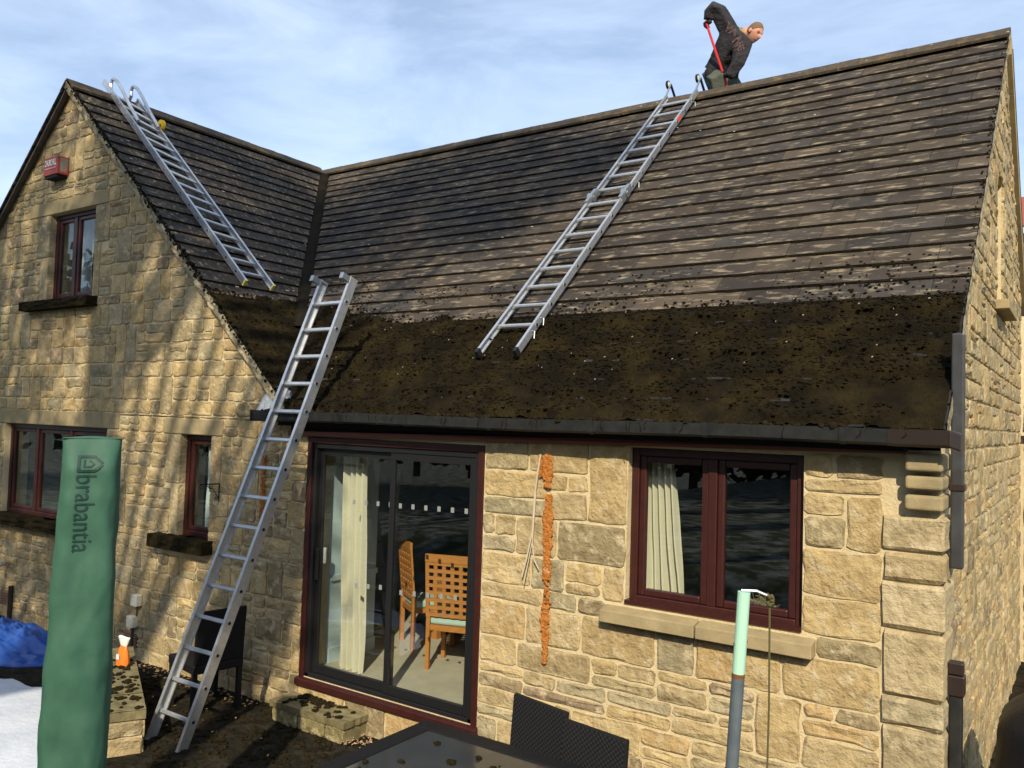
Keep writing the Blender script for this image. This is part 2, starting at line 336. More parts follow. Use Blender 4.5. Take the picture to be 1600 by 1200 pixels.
SLIT = (3.18, 3.75, 3.45, 4.62)
YB = 6.3
for (a, b, c, d_) in layout(.36, YB, [GR-.02, .5, 1.2, 2.2, 3.36, 3.45, 4.62, 6.2], [SLIT, (3.0, 3.95, 3.36, 3.45)], rnd, (.16, .42), .17, .4):
    P_ = [(a, c), (b, c), (b, d_), (a, d_)]; k = math.tan(PT)
    P_ = clip(P_, -k, 1, HR-.10-k*D); P_ = clip(P_, k, 1, HR-.10+k*D) if P_ else P_
    if len(P_) < 3 or parea(P_) < .002: continue
    pieces.append((stone(P_, side, rnd, .020, .007, .9), 'side_wall'))
# wall sheets of mortar behind the stones, with the openings left free
def sheet(x0, x1, z0, z1, holes, place, thick, top=None):
    m = MB(); xs = sorted({x0, x1, *[h[0] for h in holes], *[h[1] for h in holes]}); zs = sorted({z0, z1, *[h[2] for h in holes], *[h[3] for h in holes]})
    xs = [x for x in xs if x0 <= x <= x1]; zs = [z for z in zs if z0 <= z <= z1]
    for a, b in zip(xs[:-1], xs[1:]):
        for c, d_ in zip(zs[:-1], zs[1:]):
            if any(h[0] <= a and h[1] >= b and h[2] <= c and h[3] >= d_ for h in holes): continue
            P_ = [(a, c), (b, c), (b, d_), (a, d_)]
            if top: P_ = top(P_)
            if len(P_) >= 3: m.add([place(u, v, 0) for u, v in P_], [tuple(range(len(P_)))])
    for h in holes:         # reveals
        for (ua, va, ub, vb) in ((h[0], h[2], h[0], h[3]), (h[1], h[3], h[1], h[2]), (h[0], h[3], h[1], h[3]), (h[1], h[2], h[0], h[2])):
            m.add([place(ua, va, 0), place(ub, vb, 0), place(ub, vb, -thick), place(ua, va, -thick)], [(0, 1, 2, 3)])
    return m
fw = sheet(-8.45, XR-.001, GR-.05, 2.2, [DOOR, WIN, LOW, SML], front, .30)
for h in [UPW]:
    pass
fw2 = sheet(-8.45, .2, 2.2, HR, [UPW], front, .30, lambda P_: gable(P_))
fw.add(fw2.v, fw2.f)
wall_front = fw.build('front_wall', 'mortar', house)
sw = sheet(.0, YB, GR-.05, HR, [SLIT], side, .22, lambda P_: clip(clip(P_, -math.tan(PT), 1, HR-.08-math.tan(PT)*D), math.tan(PT), 1, HR-.08+math.tan(PT)*D))
wall_side = sw.build('side_wall', 'mortar', house)
WALLS = {'front_wall': wall_front, 'side_wall': wall_side}
# quoins on the right-hand corner
z = GR-.02; i = 0
while z < 1.82:
    h_ = rnd.uniform(.15, .38); h_ = min(h_, 1.84-z) if 1.84-z-h_ > .15 else 1.84-z
    lx = .28 if i % 2 else .29; ly = .35
    q = MB(); e = .012
    def qp(a, b, zz): return (a+rnd.uniform(-1, 1)*.006, b+rnd.uniform(-1, 1)*.006, zz+rnd.uniform(-1, 1)*.005)
    x0, x1, y0, y1 = XR-lx+.008, XR+.03, -.03, ly-.01; za, zb = z+.007, z+h_-.007
    # bevelled block: lower ring, two mid rings, upper ring
    vs = []
    for (ins, zz) in ((.018, za), (0, za+.02), (.004, (za+zb)/2), (0, zb-.02), (.018, zb)):
        for (a, b) in ((x0, y0+ins), ((x0+x1)/2, y0+ins-.006*rnd.random()), (x1-ins-.012, y0+ins), (x1-ins, y0+ins+.012), (x1-ins+.006*rnd.random(), (y0+y1)/2), (x1-ins, y1), (x0, y1)): vs.append(qp(a, b, zz))
    n = 7; fs = [(r_*n+k, r_*n+(k+1) % n, (r_+1)*n+(k+1) % n, (r_+1)*n+k) for r_ in range(4) for k in range(n)]+[tuple(range(n-1, -1, -1)), tuple(4*n+k for k in range(n))]
    ar = parea([seen((x0, 0, za)), seen((XR, 0, za)), seen((XR, 0, zb)), seen((x0, 0, zb))])
    pieces.append((dict(v=vs, f=fs, c=pick(rnd), area=ar+1e5), 'front_wall'))
    z += h_; i += 1
pieces.sort(key=lambda t: -t[0]['area'])
rest = {'front_wall': MB(), 'side_wall': MB()}
for k, (s_, wname) in enumerate(pieces):
    if k < 300:
        m = MB().add(s_['v'], s_['f'], 0, s_['c']); m.build('stone', 'stone', WALLS[wname], True)
    else: rest[wname].add(s_['v'], s_['f'], 0, s_['c'])
for k, m in rest.items(): tag(m.build('small_stones', 'stone', WALLS[k], True), kind='stuff')
# corbelled kneeler blocks under the gutter end
for k, (za, zb) in enumerate(((1.87, 1.955), (1.985, 2.06), (2.085, 2.185))):
    b = MB(); b.box((4.86+.004*k, -.085-.02*k, za), (5.055, .25, zb)); o = b.build('kneeler_stone', 'dressed', house); bv = o.modifiers.new('b', 'BEVEL'); bv.width = .018; bv.segments = 3

def bevelled(o, wd=.006, seg=2):
    b = o.modifiers.new('bevel', 'BEVEL'); b.width = wd; b.segments = seg; b.limit_method = 'ANGLE'; return o
# lintels, sills, dressed jambs
for h in LINT:
    m = MB().box((h[0]+.006, -.016, h[2]+.004), (h[1]-.006, .16, h[3]-.006)); bevelled(m.build('lintel', 'dressed', house))
for h in JAMBS:
    m = MB().box((h[0]+(-.004 if h[0] in (-3.75, -1.41) else .005), -.012-.004*rnd.random(), h[2]+.005), (h[1]+(.004 if h[1] in (-4.80, -1.93) else -.005), .14, h[3]-.005)); m.c = [tuple(q*.8 for q in pick(rnd))]*len(m.v); bevelled(m.build('jamb_stone', 'stone', house, True), .008)
for h in SILLS:
    m = MB(); n_ = 14
    def sp(u, v, h=h):
        return (h[0]+u*(h[1]-h[0]), -.13+.02*nz(u*20, v*3), h[2]+v*(h[3]-h[2]))
    m.grid(sp, 30, 4); m.grid(lambda u, v, h=h: (h[0]+u*(h[1]-h[0]), -.13+v*.3+(.02*nz(u*20, 3) if v == 0 else 0), h[3]+.012*max(0, nz(u*30, v*9))), 30, 4)
    m.grid(lambda u, v, h=h: (h[0]+u*(h[1]-h[0]), -.13+v*.3, h[2]), 2, 1)
    for e in (h[0], h[1]): m.add([(e, -.13, h[2]), (e, .17, h[2]), (e, .17, h[3]), (e, -.13, h[3])], [(0, 1, 2, 3)])
    m.build('mossy_sill', 'mossdark', house)
m = MB()
for a, b in ((2.985, 3.66), (3.665, 4.38)):
    m.add([(a+.003, -.10, .965), (b-.003, -.10, .965), (b-.003, .1, .965), (a+.003, .1, .965), (a+.003, -.10, 1.045), (b-.003, -.10, 1.045), (b-.003, .1, 1.088), (a+.003, .1, 1.088)], [(0, 3, 2, 1), (4, 5, 6, 7), (0, 1, 5, 4), (1, 2, 6, 5), (2, 3, 7, 6), (3, 0, 4, 7)])
bevelled(m.build('window_sill', 'dressed', house), .005)
for (x, z0, z1) in ((-4.90, 3.57, 4.06), (-4.90, 4.06, 4.64), (-3.70, 3.57, 4.2)):
    pass
# slit window on the side wall
m = MB().box((XR-.02, 3.0, 3.37), (XR+.12, 3.95, 3.45)); bevelled(m.build('side_sill', 'dressed', house))
m = MB().box((XR-.21, 3.18, 3.45), (XR-.20, 3.75, 4.62)); m.build('side_pane', 'nearblack', house)

# ---- windows
def window(op, dep, bars, name='window', fr=.055):
    x0, x1, z0, z1 = op; root = MB(); y = dep
    for a in ((x0, z0, x0+fr, z1), (x1-fr, z0, x1, z1), (x0+fr, z0, x1-fr, z0+fr), (x0+fr, z1-fr, x1-fr, z1)): root.box((a[0], y, a[1]), (a[2], y+.07, a[3]))
    for bx in bars: root.box((bx-.03, y+.001, z0+fr), (bx+.03, y+.069, z1-fr))
    o = bevelled(root.build(name, 'frame', house), .006)
    ed = [x0+fr]+[q for bx in bars for q in (bx-.03, bx+.03)]+[x1-fr]
    for a, b in zip(ed[::2], ed[1::2]):
        s_ = MB(); k = .048; zz0, zz1 = z0+fr, z1-fr
        for c in ((a, zz0, a+k, zz1), (b-k, zz0, b, zz1), (a+k, zz0, b-k, zz0+k), (a+k, zz1-k, b-k, zz1)): s_.box((c[0]+.001, y+.014, c[1]+.001), (c[2]-.001, y+.06, c[3]-.001))
        bevelled(s_.build('sash', 'frame', o), .008)
        MB().box((a+k-.004, y+.035, zz0+k-.004), (b-k+.004, y+.041, zz1-k+.004)).build('pane', 'glass', o)
    return o
window(WIN, .055, [3.705])
MB().box((3.13, -.015, 1.092), (4.295, .06, 1.118)).build('window_threshold', 'frame', house)
window(UPW, .07, [-4.34]); window(LOW, .07, [-4.98, -4.2]); window(SML, .07, [])
# ---- sliding patio door
pd = MB()
for a in ((-.03, -.045, .025, 2.1), (1.87, -.045, 1.925, 2.1), (.025, 2.045, 1.87, 2.1)): pd.box((a[0], -.012, a[1]), (a[2], .10, a[3]))
pd.add([(-.045, -.05, -.07), (1.94, -.05, -.07), (1.94, .1, -.07), (-.045, .1, -.07), (-.045, -.05, -.015), (1.94, -.05, -.015), (1.94, .02, .0), (-.045, .02, .0)], [(0, 3, 2, 1), (4, 5, 6, 7), (0, 1, 5, 4), (1, 2, 6, 5), (2, 3, 7, 6), (3, 0, 4, 7)])
door = bevelled(pd.build('patio_door', 'frame', house), .006)
trk = MB()
for a in ((.025, .0, .07, 2.045), (1.825, .0, 1.87, 2.045), (.07, 2.0, 1.825, 2.045), (.025, -.0, 1.87, .035)): trk.box((a[0]+.001, .008, a[1]+.001), (a[2]-.001, .095, a[3]-.001))
bevelled(trk.build('track_frame', 'blackalu', door), .004)
for (a, b, y) in ((.07, 1.0, .052), (.945, 1.825, .018)):
    s_ = MB(); k = .052
    for c in ((a, .037, a+k, 1.998), (b-k, .037, b, 1.998), (a+k, .037, b-k, .11), (a+k, 1.94, b-k, 1.998)): s_.box((c[0]+.001, y, c[1]), (c[2]-.001, y+.032, c[3]))
    o = bevelled(s_.build('sliding_sash', 'blackalu', door), .004)
    MB().box((a+k-.004, y+.012, .106), (b-k+.004, y+.018, 1.944)).build('pane', 'glass', o)
    if a < .5:
        h_ = MB().box((.082, y-.03, .84), (.112, y, 1.12)); bevelled(h_.build('handle', 'blackalu', o), .008); h_ = MB().box((.115, y+.034, .98), (.135, y+.06, 1.12)); bevelled(h_.build('inner_handle', 'white', o), .006)
st = [(.50+.139*i, 1.555+.004*i, .052) for i in range(4)]+[(1.06+.136*i, 1.57+.003*i, .018) for i in range(6)]+[(.56+.14*i, .85+.012*i, .052) for i in range(3)]+[(1.1+.14*i, .872+.01*i, .018) for i in range(5)]
for x, z, y in st:
    if y > .04 and .94 < x: continue
    MB().box((x-.016, y+.0095, z-.02), (x+.016, y+.0105, z+.02)).build('etched_square', 'sticker', door)

# ---- fascia, soffit, gutter
m = MB().box((-.42, -.13, 2.215), (4.99, -.10, 2.30)); m.box((-.30, -.13, 2.19), (4.86, .0, 2.214)); m.build('soffit_board', 'nearblack', house)
zb_ = lambda x: 2.10+.0155*x
m = MB(); FX0, FX1 = -.25, 4.855
m.grid(lambda u, v: (FX0+u*(FX1-FX0), (-.02, -.05, -.056, -.05, -.02)[int(round(v*4))], zb_(FX0+u*(FX1-FX0))+(0, .003, .022, .044, .05)[int(round(v*4))]), 40, 4)
m.grid(lambda u, v: (FX0+u*(FX1-FX0), -.02+v*.018, zb_(FX0+u*(FX1-FX0))), 4, 1); m.build('fascia', 'fascia', house)
m = MB(); m.grid(lambda u, v: (FX0+u*(FX1-FX0), -.02, zb_(FX0+u*(FX1-FX0))+.05+v*(2.19-zb_(FX0+u*(FX1-FX0))-.05)), 4, 1); m.build('fascia_backing', 'nearblack', house)
gp = [(-.135, 2.315), (-.135, 2.235), (-.15, 2.225), (-.225, 2.225), (-.245, 2.24), (-.252, 2.312), (-.244, 2.312), (-.237, 2.244), (-.22, 2.233), (-.152, 2.233), (-.143, 2.24), (-.143, 2.315)]
def gut(x0, x1, mt, nm='gutter', parent=house, sc=1.0):
    m = MB(); n = len(gp); vs = []; N = max(2, int((x1-x0)/.25))
    for i in range(N+1):
        x = x0+(x1-x0)*i/N; sag = .004*math.sin(x*2.1)
        vs += [(x, -.19+(y+.19)*sc, 2.27+(z-2.27)*sc+sag) for y, z in gp]
    fs = [(i*n+k, i*n+(k+1) % n, (i+1)*n+(k+1) % n, (i+1)*n+k) for i in range(N) for k in range(n)]
    fs += [tuple(range(n)), tuple(N*n+k for k in range(n-1, -1, -1))]
    m.add(vs, fs); return m.build(nm, mt, parent)
gutter = gut(-.52, 4.98, 'gutter')
MB().box((-.53, -.26, 2.22), (-.515, -.13, 2.32)).build('gutter_stop', 'gutter', gutter)
for x in (.55, 1.3, 2.1, 2.95, 3.75, 4.55): gut(x, x+.035, 'gutter', 'gutter_bracket', gutter, 1.1)
ge = gut(4.80, 5.10, 'gutterbrown', 'gutter_corner', gutter, 1.06)
m = MB().obox((5.10, -.255, 2.222), (.05, .05, -.02), (.0, .12, 0), (0, 0, .095)); bevelled(m.build('gutter_angle', 'gutterbrown', gutter), .01)
db = MB()
for i in range(240):
    x = rnd.uniform(-.45, 5.0); db.blob((x, rnd.uniform(-.25, -.16), 2.315+rnd.uniform(-.01, .012)), rnd.uniform(.006, .02)*(1.6 if rnd.random() < .1 else 1), rnd=rnd)
for i in range(26):
    x = rnd.uniform(-.2, 5.0); zt = 2.31
    db.tube([(x, -.25, zt), (x+rnd.uniform(-.01, .01), -.258, zt-.03), (x+rnd.uniform(-.02, .02), -.257, zt-rnd.uniform(.04, .09))], .0025, 4)
tag(db.build('gutter_debris', 'mossdark', gutter), kind='stuff')
# lead flashing by the gutter end
m = MB(); m.grid(lambda u, v: (-.62+u*.26, -.03-.10*v-.015*nz(u*6, v*6), 2.47-.17*v+.05*u+.02*nz(u*9, v*9, 3)), 8, 6); m.grid(lambda u, v: (-.45+u*.22, -.05-.02*nz(u*7, v*5), 2.36+v*.19-.05*u), 6, 6)
m.build('lead_flashing', 'lead', house)

# downpipes at the right-hand corner
m = MB().box((XR+.035, .10, 1.55), (XR+.10, .165, 2.86)); dp = bevelled(m.build('downpipe', 'pipe', house), .01)
bevelled(MB().box((XR+.028, .093, 1.98), (XR+.107, .172, 2.02)).build('pipe_clip', 'gutterbrown', dp), .004)
m = MB().box((XR+.035, .10, GR), (XR+.10, .165, .92)); dp = bevelled(m.build('downpipe', 'gutter', house), .01)
m = MB().box((XR+.024, .089, .86), (XR+.111, .176, .97)); m.box((XR+.03, .095, .975), (XR+.105, .17, 1.04)); bevelled(m.build('pipe_socket', 'gutterbrown', dp), .006)

# ---- roofs
roof = MB(); th = .05
def slab(m, q): # four top corners -> slab
    q = [Vector(a) for a in q]; n_ = (q[1]-q[0]).cross(q[2]-q[0]).normalized(); b = [a-n_*th for a in q]
    m.add(q+b, [(0, 1, 2, 3), (7, 6, 5, 4), (0, 4, 5, 1), (1, 5, 6, 2), (2, 6, 7, 3), (3, 7, 4, 0)])
h0 = -.03
m = MB(); slab(m, [main(XA, 0, h0), main(XA+SE*CP, SE, h0), main(XR+.03, SE, h0), main(XR+.03, 0, h0)])
slab(m, [(XR+.03, D, HR+h0*CP), (XR+.03, YB+.25, HR-(YB+.25-D)*math.tan(PT)), (XA-6, YB+.25, HR-(YB+.25-D)*math.tan(PT)), (XA-6, D, HR+h0*CP)])
roof_main = m.build('main_roof', 'board', house)
m = MB(); slab(m, [wing(-.05, 0, h0), wing(-.05, SE, h0), wing(-.04, SE, h0), wing(D, 0, h0)])
slab(m, [(XA, D+.1, HR+h0), (XA-SE*CP, D+.1, HR-SE*SP+h0), (XA-SE*CP, -.06, HR-SE*SP+h0), (XA, -.06, HR+h0)])
roof_wing = m.build('wing_roof', 'board', house)
GA, TW = .2125, .43
tiles = []
def tilecol(r_, x):
    k = r_.uniform(.58, .98); b = r_.choice([(.082, .066, .052), (.074, .061, .051), (.064, .056, .050), (.092, .072, .053)])
    return tuple(v*k for v in b)
def tile(place, a0, a1, s0, r_, lim=None):
    s1 = s0+GA+.030; hT = .017+r_.uniform(-.002, .003); P_ = [(a0+.002, s0), (a1-.002, s0), (a1-.002, s1), (a0+.002, s1)]
    if lim: P_ = lim(P_)
    if len(P_) < 3: return
    lift = lambda s: -.012+(s-s0)/(s1-s0)*hT
    n = len(P_); top = [place(a, s+(r_.uniform(-.004, .004) if s > s1-.01 else 0), lift(s)+r_.uniform(-.0015, .0015)) for a, s in P_]; bot = [place(a, s, lift(s)-.014) for a, s in P_]
    fs = [tuple(range(n)), tuple(range(2*n-1, n-1, -1))]+[(k, n+k, n+(k+1) % n, (k+1) % n) for k in range(n)]
    q = [seen(v) for v in top]; vis = all(-20 < u < 1620 and -20 < v < 1220 for u, v in q)
    return dict(v=[tuple(v) for v in top+bot], f=fs, c=tilecol(r_, a0) if s0 < 4.35 else (.026, .028, .034), area=parea(q) if vis else 0)
rt = random.Random(11)
courses = [.385+GA*i-GA for i in range(0, 26)]
for ci, s0 in enumerate(courses):
    if s0+GA > SE+.02: break
    off = (ci % 2)*TW/2; a = 5.07-TW*24-off
    while a < 5.07:
        a1 = min(a+TW, 5.07)
        if a1-a > .05:
            vx = lambda P_: clip(P_, -1, CP, -XA-.0)       # x >= XA + s*CP
            t_ = tile(main, a, a1, s0, rt, vx)
            if t_: t_['r'] = 'main'; t_['s'] = s0; tiles.append(t_)
        a = a+TW if a1 == a+TW else 9
    a = -.085-off
    while a < D:
        a1 = a+TW; aa = max(a, -.085)
        t_ = tile(wing, aa, a1, s0, rt, lambda P_: clip(P_, 1, CP, D))    # y <= D - s*CP
        if t_:
            t_['f'] = [tuple(reversed(f)) for f in t_['f']]; t_['r'] = 'wing'; t_['s'] = s0; tiles.append(t_)
        a = a1
for t_ in tiles:        # tiles under the moss carpet do not show
    if t_['s'] > 4.4: t_['area'] *= .02
tiles.sort(key=lambda t: -t['area'])
RF = {'main': roof_main, 'wing': roof_wing}; rest = {'main': MB(), 'wing': MB()}
for k, t_ in enumerate(tiles):
    if k < 300: MB().add(t_['v'], t_['f'], 0, t_['c']).build('tile', 'slate' if t_['s'] >= 4.35 else 'tile', RF[t_['r']], True)
    else: rest[t_['r']].add(t_['v'], t_['f'], 1 if t_['s'] >= 4.35 else 0, t_['c'])
for k, m in rest.items(): tag(m.build('small_tiles', ['tile', 'slate'], RF[k], True), kind='stuff')
# far slopes that the camera cannot look down on carry plain courses
m = MB()
for i in range(11):
    s = .2+i*.24; c_ = CP
    m.obox((XA-6, D+s*CP, HR-s*SP+.01), (XR+.06-XA+6, 0, 0), (0, .26*CP, -.26*SP), (0, .014, .016), 0, (.08, .065, .055))
for i in range(24):
    s = .15+i*GA
    m.obox((XA-s*CP, -.09, HR-s*SP+.02), (0, D+.1, 0), (-.25*CP, 0, -.25*SP), (-.013, 0, .016), 0, (.08, .065, .055))
tag(m.build('far_courses', 'tile', roof_wing, True), kind='stuff')
# moss filled joints under each course, and crumbs
jm = MB(); jw = MB()
for s0 in courses:
    s1 = s0+GA+.030
    if s0 > 4.5: continue
    for (mb, place, a0, a1) in ((jm, main, XA+s1*CP, 5.06), (jw, wing, -.08, D-s1*CP)):
        n_ = int((a1-a0)/.035)
        if n_ < 2: continue
        def jf(u, v, place=place, a0=a0, a1=a1):
            a = a0+u*(a1-a0); w_ = .004+.006*max(-.6, nz(a*14, s1*7))+(.010 if nz(a*5, s1*3, 4) > .3 else 0)
            return place(a, s1-.007+v*(w_+.007), (.009 if v == 0 else (.011 if v < .9 else -.008)))
        mb.grid(jf, n_, 2)
for mb, r_ in ((jm, roof_main), (jw, roof_wing)):
    mb.f = [f for f in mb.f]; tag(mb.build('joint_moss', 'mossline', r_), kind='stuff')
# moss carpet
def mosstop_main(x): return 4.47+.05*nz(x*1.7, 1)+.05*nz(x*7, 3)+.035*nz(x*27, 5)-max(0, (.2-x))*.28+(-.0 if x > .9 else -.06)
def mh(x, s, t0):
    e = min(1, max(0, (s-t0)/.05)); c_ = ((s-.385) % GA)/GA
    bare = 1 if fbm(x*2.3, s*4.5, 7) < .62-(.45 if s > 5.25 else 0) else .12
    return e*bare*(.004+.036*c_**1.5+.022*fbm(x*9, s*9)+.010*nz(x*40, s*40))
cm = MB(); cm.smooth = True
def mc(u, v):
    s_top = 4.25; s = s_top-.6*0+v*(SE+.03-s_top)
    x0 = XA+s*CP+.02; x = x0+u*(5.06-x0); t0 = mosstop_main(x)
    if x < 1: s = s-(1-v)*.35*min(1, (1-x)); 
    hh = mh(x, s, t0); return main(x, s, (.008+hh) if s > t0-.0 else -.03)
cm.grid(mc, 330, 80)
cw = MB(); cw.smooth = True
def mw(u, v):
    s = 3.95+v*(SE+.0-3.95); y = -.07+u*(max(.02, D-s*CP)+.07); t0 = 4.05+.10*nz(y*4, 2)+.06*nz(y*14, 5)-.1*y
    return wing(y, s, (.010+mh(y+9, s, t0)) if s > t0 else -.03)
cw.grid(mw, 60, 80)
rm = random.Random(5)
for i in range(11000):
    x = rm.uniform(-1.2, 5.05); s = rm.uniform(3.9, SE+.02); t0 = mosstop_main(x)
    if s < t0+rm.uniform(-.14, .03)*rm.random() or x < XA+s*CP: continue
    if fbm(x*2.3, s*4.5, 7) > .62-(.45 if s > 5.25 else 0): continue
    cm.blob(main(x, s, .012+mh(x, s, t0)), rm.uniform(.004, .013), (1.3, 1.2, .8), rnd=rm)
for i in range(2400):
    y = rm.uniform(-.08, 1.3); s = rm.uniform(3.95, SE)
    if y > D-s*CP: continue
    cw.blob(wing(y, s, .012+mh(y+9, s, 4.05)*.8), rm.uniform(.005, .014), (.9, 1.2, 1), rnd=rm)
for i in range(1500):
    x = rm.uniform(-1.5, 5.0); d_ = rm.random()**2.5*.6; s = mosstop_main(x)-d_
    if x > XA+s*CP+.05 and nz(x*1.3, s*2, 3) > -.1: cm.blob(main(x, s, .004), rm.uniform(.004, .011), (1.4, 1.3, .6), rnd=rm)
tag(cm.build('moss_carpet', 'moss', roof_main), kind='stuff'); tag(cw.build('moss_carpet', 'moss', roof_wing), kind='stuff')
ch = MB()
for i in range(60):
    x = rm.uniform(-.6, 5.0); s = rm.uniform(4.3, 5.6)
    if x < XA+s*CP+.1: continue
    P_ = main(x, s, .055); ch.obox(P_, (rm.uniform(.003, .012), 0, .003), (0, .004, .003), (0, -.002, .004))
for i in range(22):
    x = rm.uniform(-3, 5.0); s = rm.uniform(.5, 4.3)
    if x > XA+s*CP+.1: ch.obox(main(x, s, .03), (rm.uniform(.008, .022), 0, 0), (0, .009, .008), (0, -.002, .003))
for i in range(26):
    s = rm.uniform(.3, 3.9); y = rm.uniform(0, D-s*CP-.1) if D-s*CP > .2 else 0; ch.obox(wing(y, s, .03), (.01, 0, -.009), (0, rm.uniform(.015, .045), 0), (.003, 0, .003))
tag(ch.build('pale_chips', 'tin', roof_main), kind='stuff')
# valley, ridges, verges
m = MB(); m.smooth = True
m.grid(lambda u, v: Vector((XA+(.25+v*4.25)*CP, D-(.25+v*4.25)*CP, HR-(.25+v*4.25)*SP+.05))+Vector((1, 1, 0)).normalized()*((u-.5)*.16)+Vector((0, 0, .045*(1-(2*u-1)**2)+.012*nz(u*5, v*60)-.02)), 8, 140)
m.build('valley_moss', 'mossline', house)
def ridge(a, b, nm):
    a, b = Vector(a), Vector(b); L = (b-a).length; n_ = round(L/.45); dr = (b-a)/n_; t = dr.normalized(); sd = t.cross(Vector((0, 0, 1))).normalized()
    for i in range(n_):
        m = MB(); vs = []; pr = [(-.15, -.125), (-.10, -.075), (-.045, -.022), (0, .0), (.045, -.022), (.10, -.075), (.15, -.125)]
        for j, e in enumerate((.004, .5, .996)):
            for (q, zz) in pr: vs.append(a+dr*(i+e)+sd*q+Vector((0, 0, zz+.045+rt.uniform(-.004, .004))))
            for (q, zz) in reversed(pr): vs.append(a+dr*(i+e)+sd*q*.92+Vector((0, 0, zz+.022)))
        n = 14; fs = [(j*n+k, j*n+(k+1) % n, (j+1)*n+(k+1) % n, (j+1)*n+k) for j in range(2) for k in range(n)]+[tuple(range(n)), tuple(2*n+k for k in range(n-1, -1, -1))]
        m.add(vs, fs); m.build('ridge_tile', 'ridge', roof_main if nm == 'm' else roof_wing)
ridge((XA-.1, D, HR), (5.08, D, HR), 'm'); ridge((XA, -.09, HR), (XA, D-.15, HR), 'w')
for (pl, nm, par, ax) in (('w', 'verge', roof_wing, 0), ('m', 'verge', roof_main, 1)):
    m = MB()
    if pl == 'w':
        m.grid(lambda u, v: Vector(wing(-.092+.018*nz(u*50, v*4), u*(SE-.02), -.075+v*.085))+Vector((0, -.006*v, 0)), 150, 3)
        m.grid(lambda u, v: wing(-.092+v*.07, u*(SE-.02), -.075), 60, 1)
        for i in range(900):
            s = rt.uniform(.2, SE); m.blob(wing(-.088+rt.uniform(-.012, .03), s, rt.uniform(-.02, .03)), rt.uniform(.006, .018), mi=1, rnd=rt)
    else:
        m.grid(lambda u, v: Vector(main(5.075+.012*nz(u*50, v*4), u*SE, -.075+v*.085)), 150, 3)
        for i in range(260):
            s = rt.uniform(.1, SE); m.blob(main(5.062+rt.uniform(-.03, .010), s, rt.uniform(-.02, .012)), rt.uniform(.004, .010), mi=1, rnd=rt)
    m.build(nm, ['verge', 'mossline'], par)
m = MB(); m.obox((XA+.02, -.10, HR-.08), (-5.6*CP, 0, -5.6*SP), (0, .045, 0), (-.09, 0, -.12)); m.build('barge_board', 'board', roof_wing)
m = MB(); m.obox((5.035, D-.02, HR-.07), (0, (YB+.2-D), -(YB+.2-D)*math.tan(PT)), (.055, 0, 0), (0, -.02, -.17)); m.build('rear_barge_board', 'dressed', roof_main)

# ---- things fixed to the walls
al = empty('alarm_box'); tag(al, 'red and white burglar alarm box high on the gable', 'alarm')
AX0, AX1, AD = -4.73, -4.41, .15
m = MB(); m.box((AX0, -AD, 5.075), (AX1, -.002, 5.285), 0); m.box((AX0+.01, -AD+.01, 5.04), (AX1-.03, -.004, 5.074), 1); m.box((AX1+.0005, -AD+.03, 5.10), (AX1+.002, -.03, 5.27), 2)
bevelled(m.build('housing', ['alarmred', 'nearblack', 'alarmgrey'], al), .006)
def place_text(txt, size, fn, mt, parent, name='lettering', bold=0):
    me = text_mesh(txt, size, bold)
    for v in me.vertices: v.co = fn(v.co.x, v.co.y)
    me.materials.clear(); me.materials.append(MT[mt]); return link(name, me, parent)
al_pt = lambda x, y: Vector((AX0+.02+x, -AD-.003, 5.10+y))
place_text('CHURCHILL', .105, lambda x, y: al_pt(x*.47, y+.085), 'white', al, bold=.002)
m = MB()
for k in range(9): m.box((AX0+.022+k*.03, -AD-.004, 5.145), (AX0+.044+k*.03, -AD-.001, 5.160))
m.build('small_print', 'alarmprint', al)
MB().disc((AX1+.0021, -.05, 5.13), (1, 0, 0), .014, h=.004).build('strobe', 'redlabel', al)

def small(name, label, cat, mb, mats, group=None): return tag(mb.build(name, mats), label, cat, group)
fo = MB()
for (x0, x1, z0, z1, dens) in ((2.455, 2.555, 1.83, 2.05, 1), (2.478, 2.562, 1.18, 1.77, 1), (2.475, 2.575, .97, 1.18, .12), (2.478, 2.555, .80, .97, .8), (2.50, 2.55, .59, .79, 1), (2.43, 2.46, 1.90, 2.05, .9)):
    for i in range(int(420*dens*(x1-x0)*(z1-z0)/.02)):
        zz_ = rt.uniform(z0, z1); wd_ = .62+.38*nz(zz_*14, x0)
        fo.blob(((x0+x1)/2+rt.uniform(-.5, .5)*(x1-x0)*wd_, -.022-rt.uniform(0, .016), zz_), rt.uniform(.005, .014), (1, .7, 1.2), rnd=rt)
small('foam_strip', 'ragged orange expanding foam strip between patio door and window', 'foam', fo, 'foam')
fo = MB()
for i in range(330):
    z = rt.uniform(1.1, 1.9); fo.blob((-.60+rt.uniform(-.025, .025), -.02-rt.uniform(0, .012), z), rt.uniform(.004, .013), (1, .7, 1.4), rnd=rt)
small('foam_strip', 'thin broken orange foam line left of the patio door behind the ladder', 'foam', fo, 'foam')
wr = MB(); wr.tube([(2.455, -.05, 2.06), (2.44, -.06, 1.93), (2.415, -.05, 1.78), (2.40, -.045, 1.5), (2.36, -.05, 1.3), (2.325, -.05, 1.17)], .006, 6); wr.tube([(2.45, -.05, 2.0), (2.42, -.045, 1.8), (2.405, -.045, 1.45), (2.375, -.05, 1.28), (2.345, -.055, 1.12)], .004, 6); wr.tube([(2.41, -.05, 1.6), (2.405, -.05, 1.42), (2.425, -.05, 1.30), (2.465, -.05, 1.245)], .004, 6)
small('loose_cable', 'loose frayed cables hanging beside the orange foam', 'cable', wr, 'wire')
br = MB(); br.tube([(-1.235, -.03, 1.60), (-1.235, -.03, 1.43)], .006, 6); br.tube([(-1.235, -.03, 1.598), (-1.24, -.24, 1.598)], .006, 6)
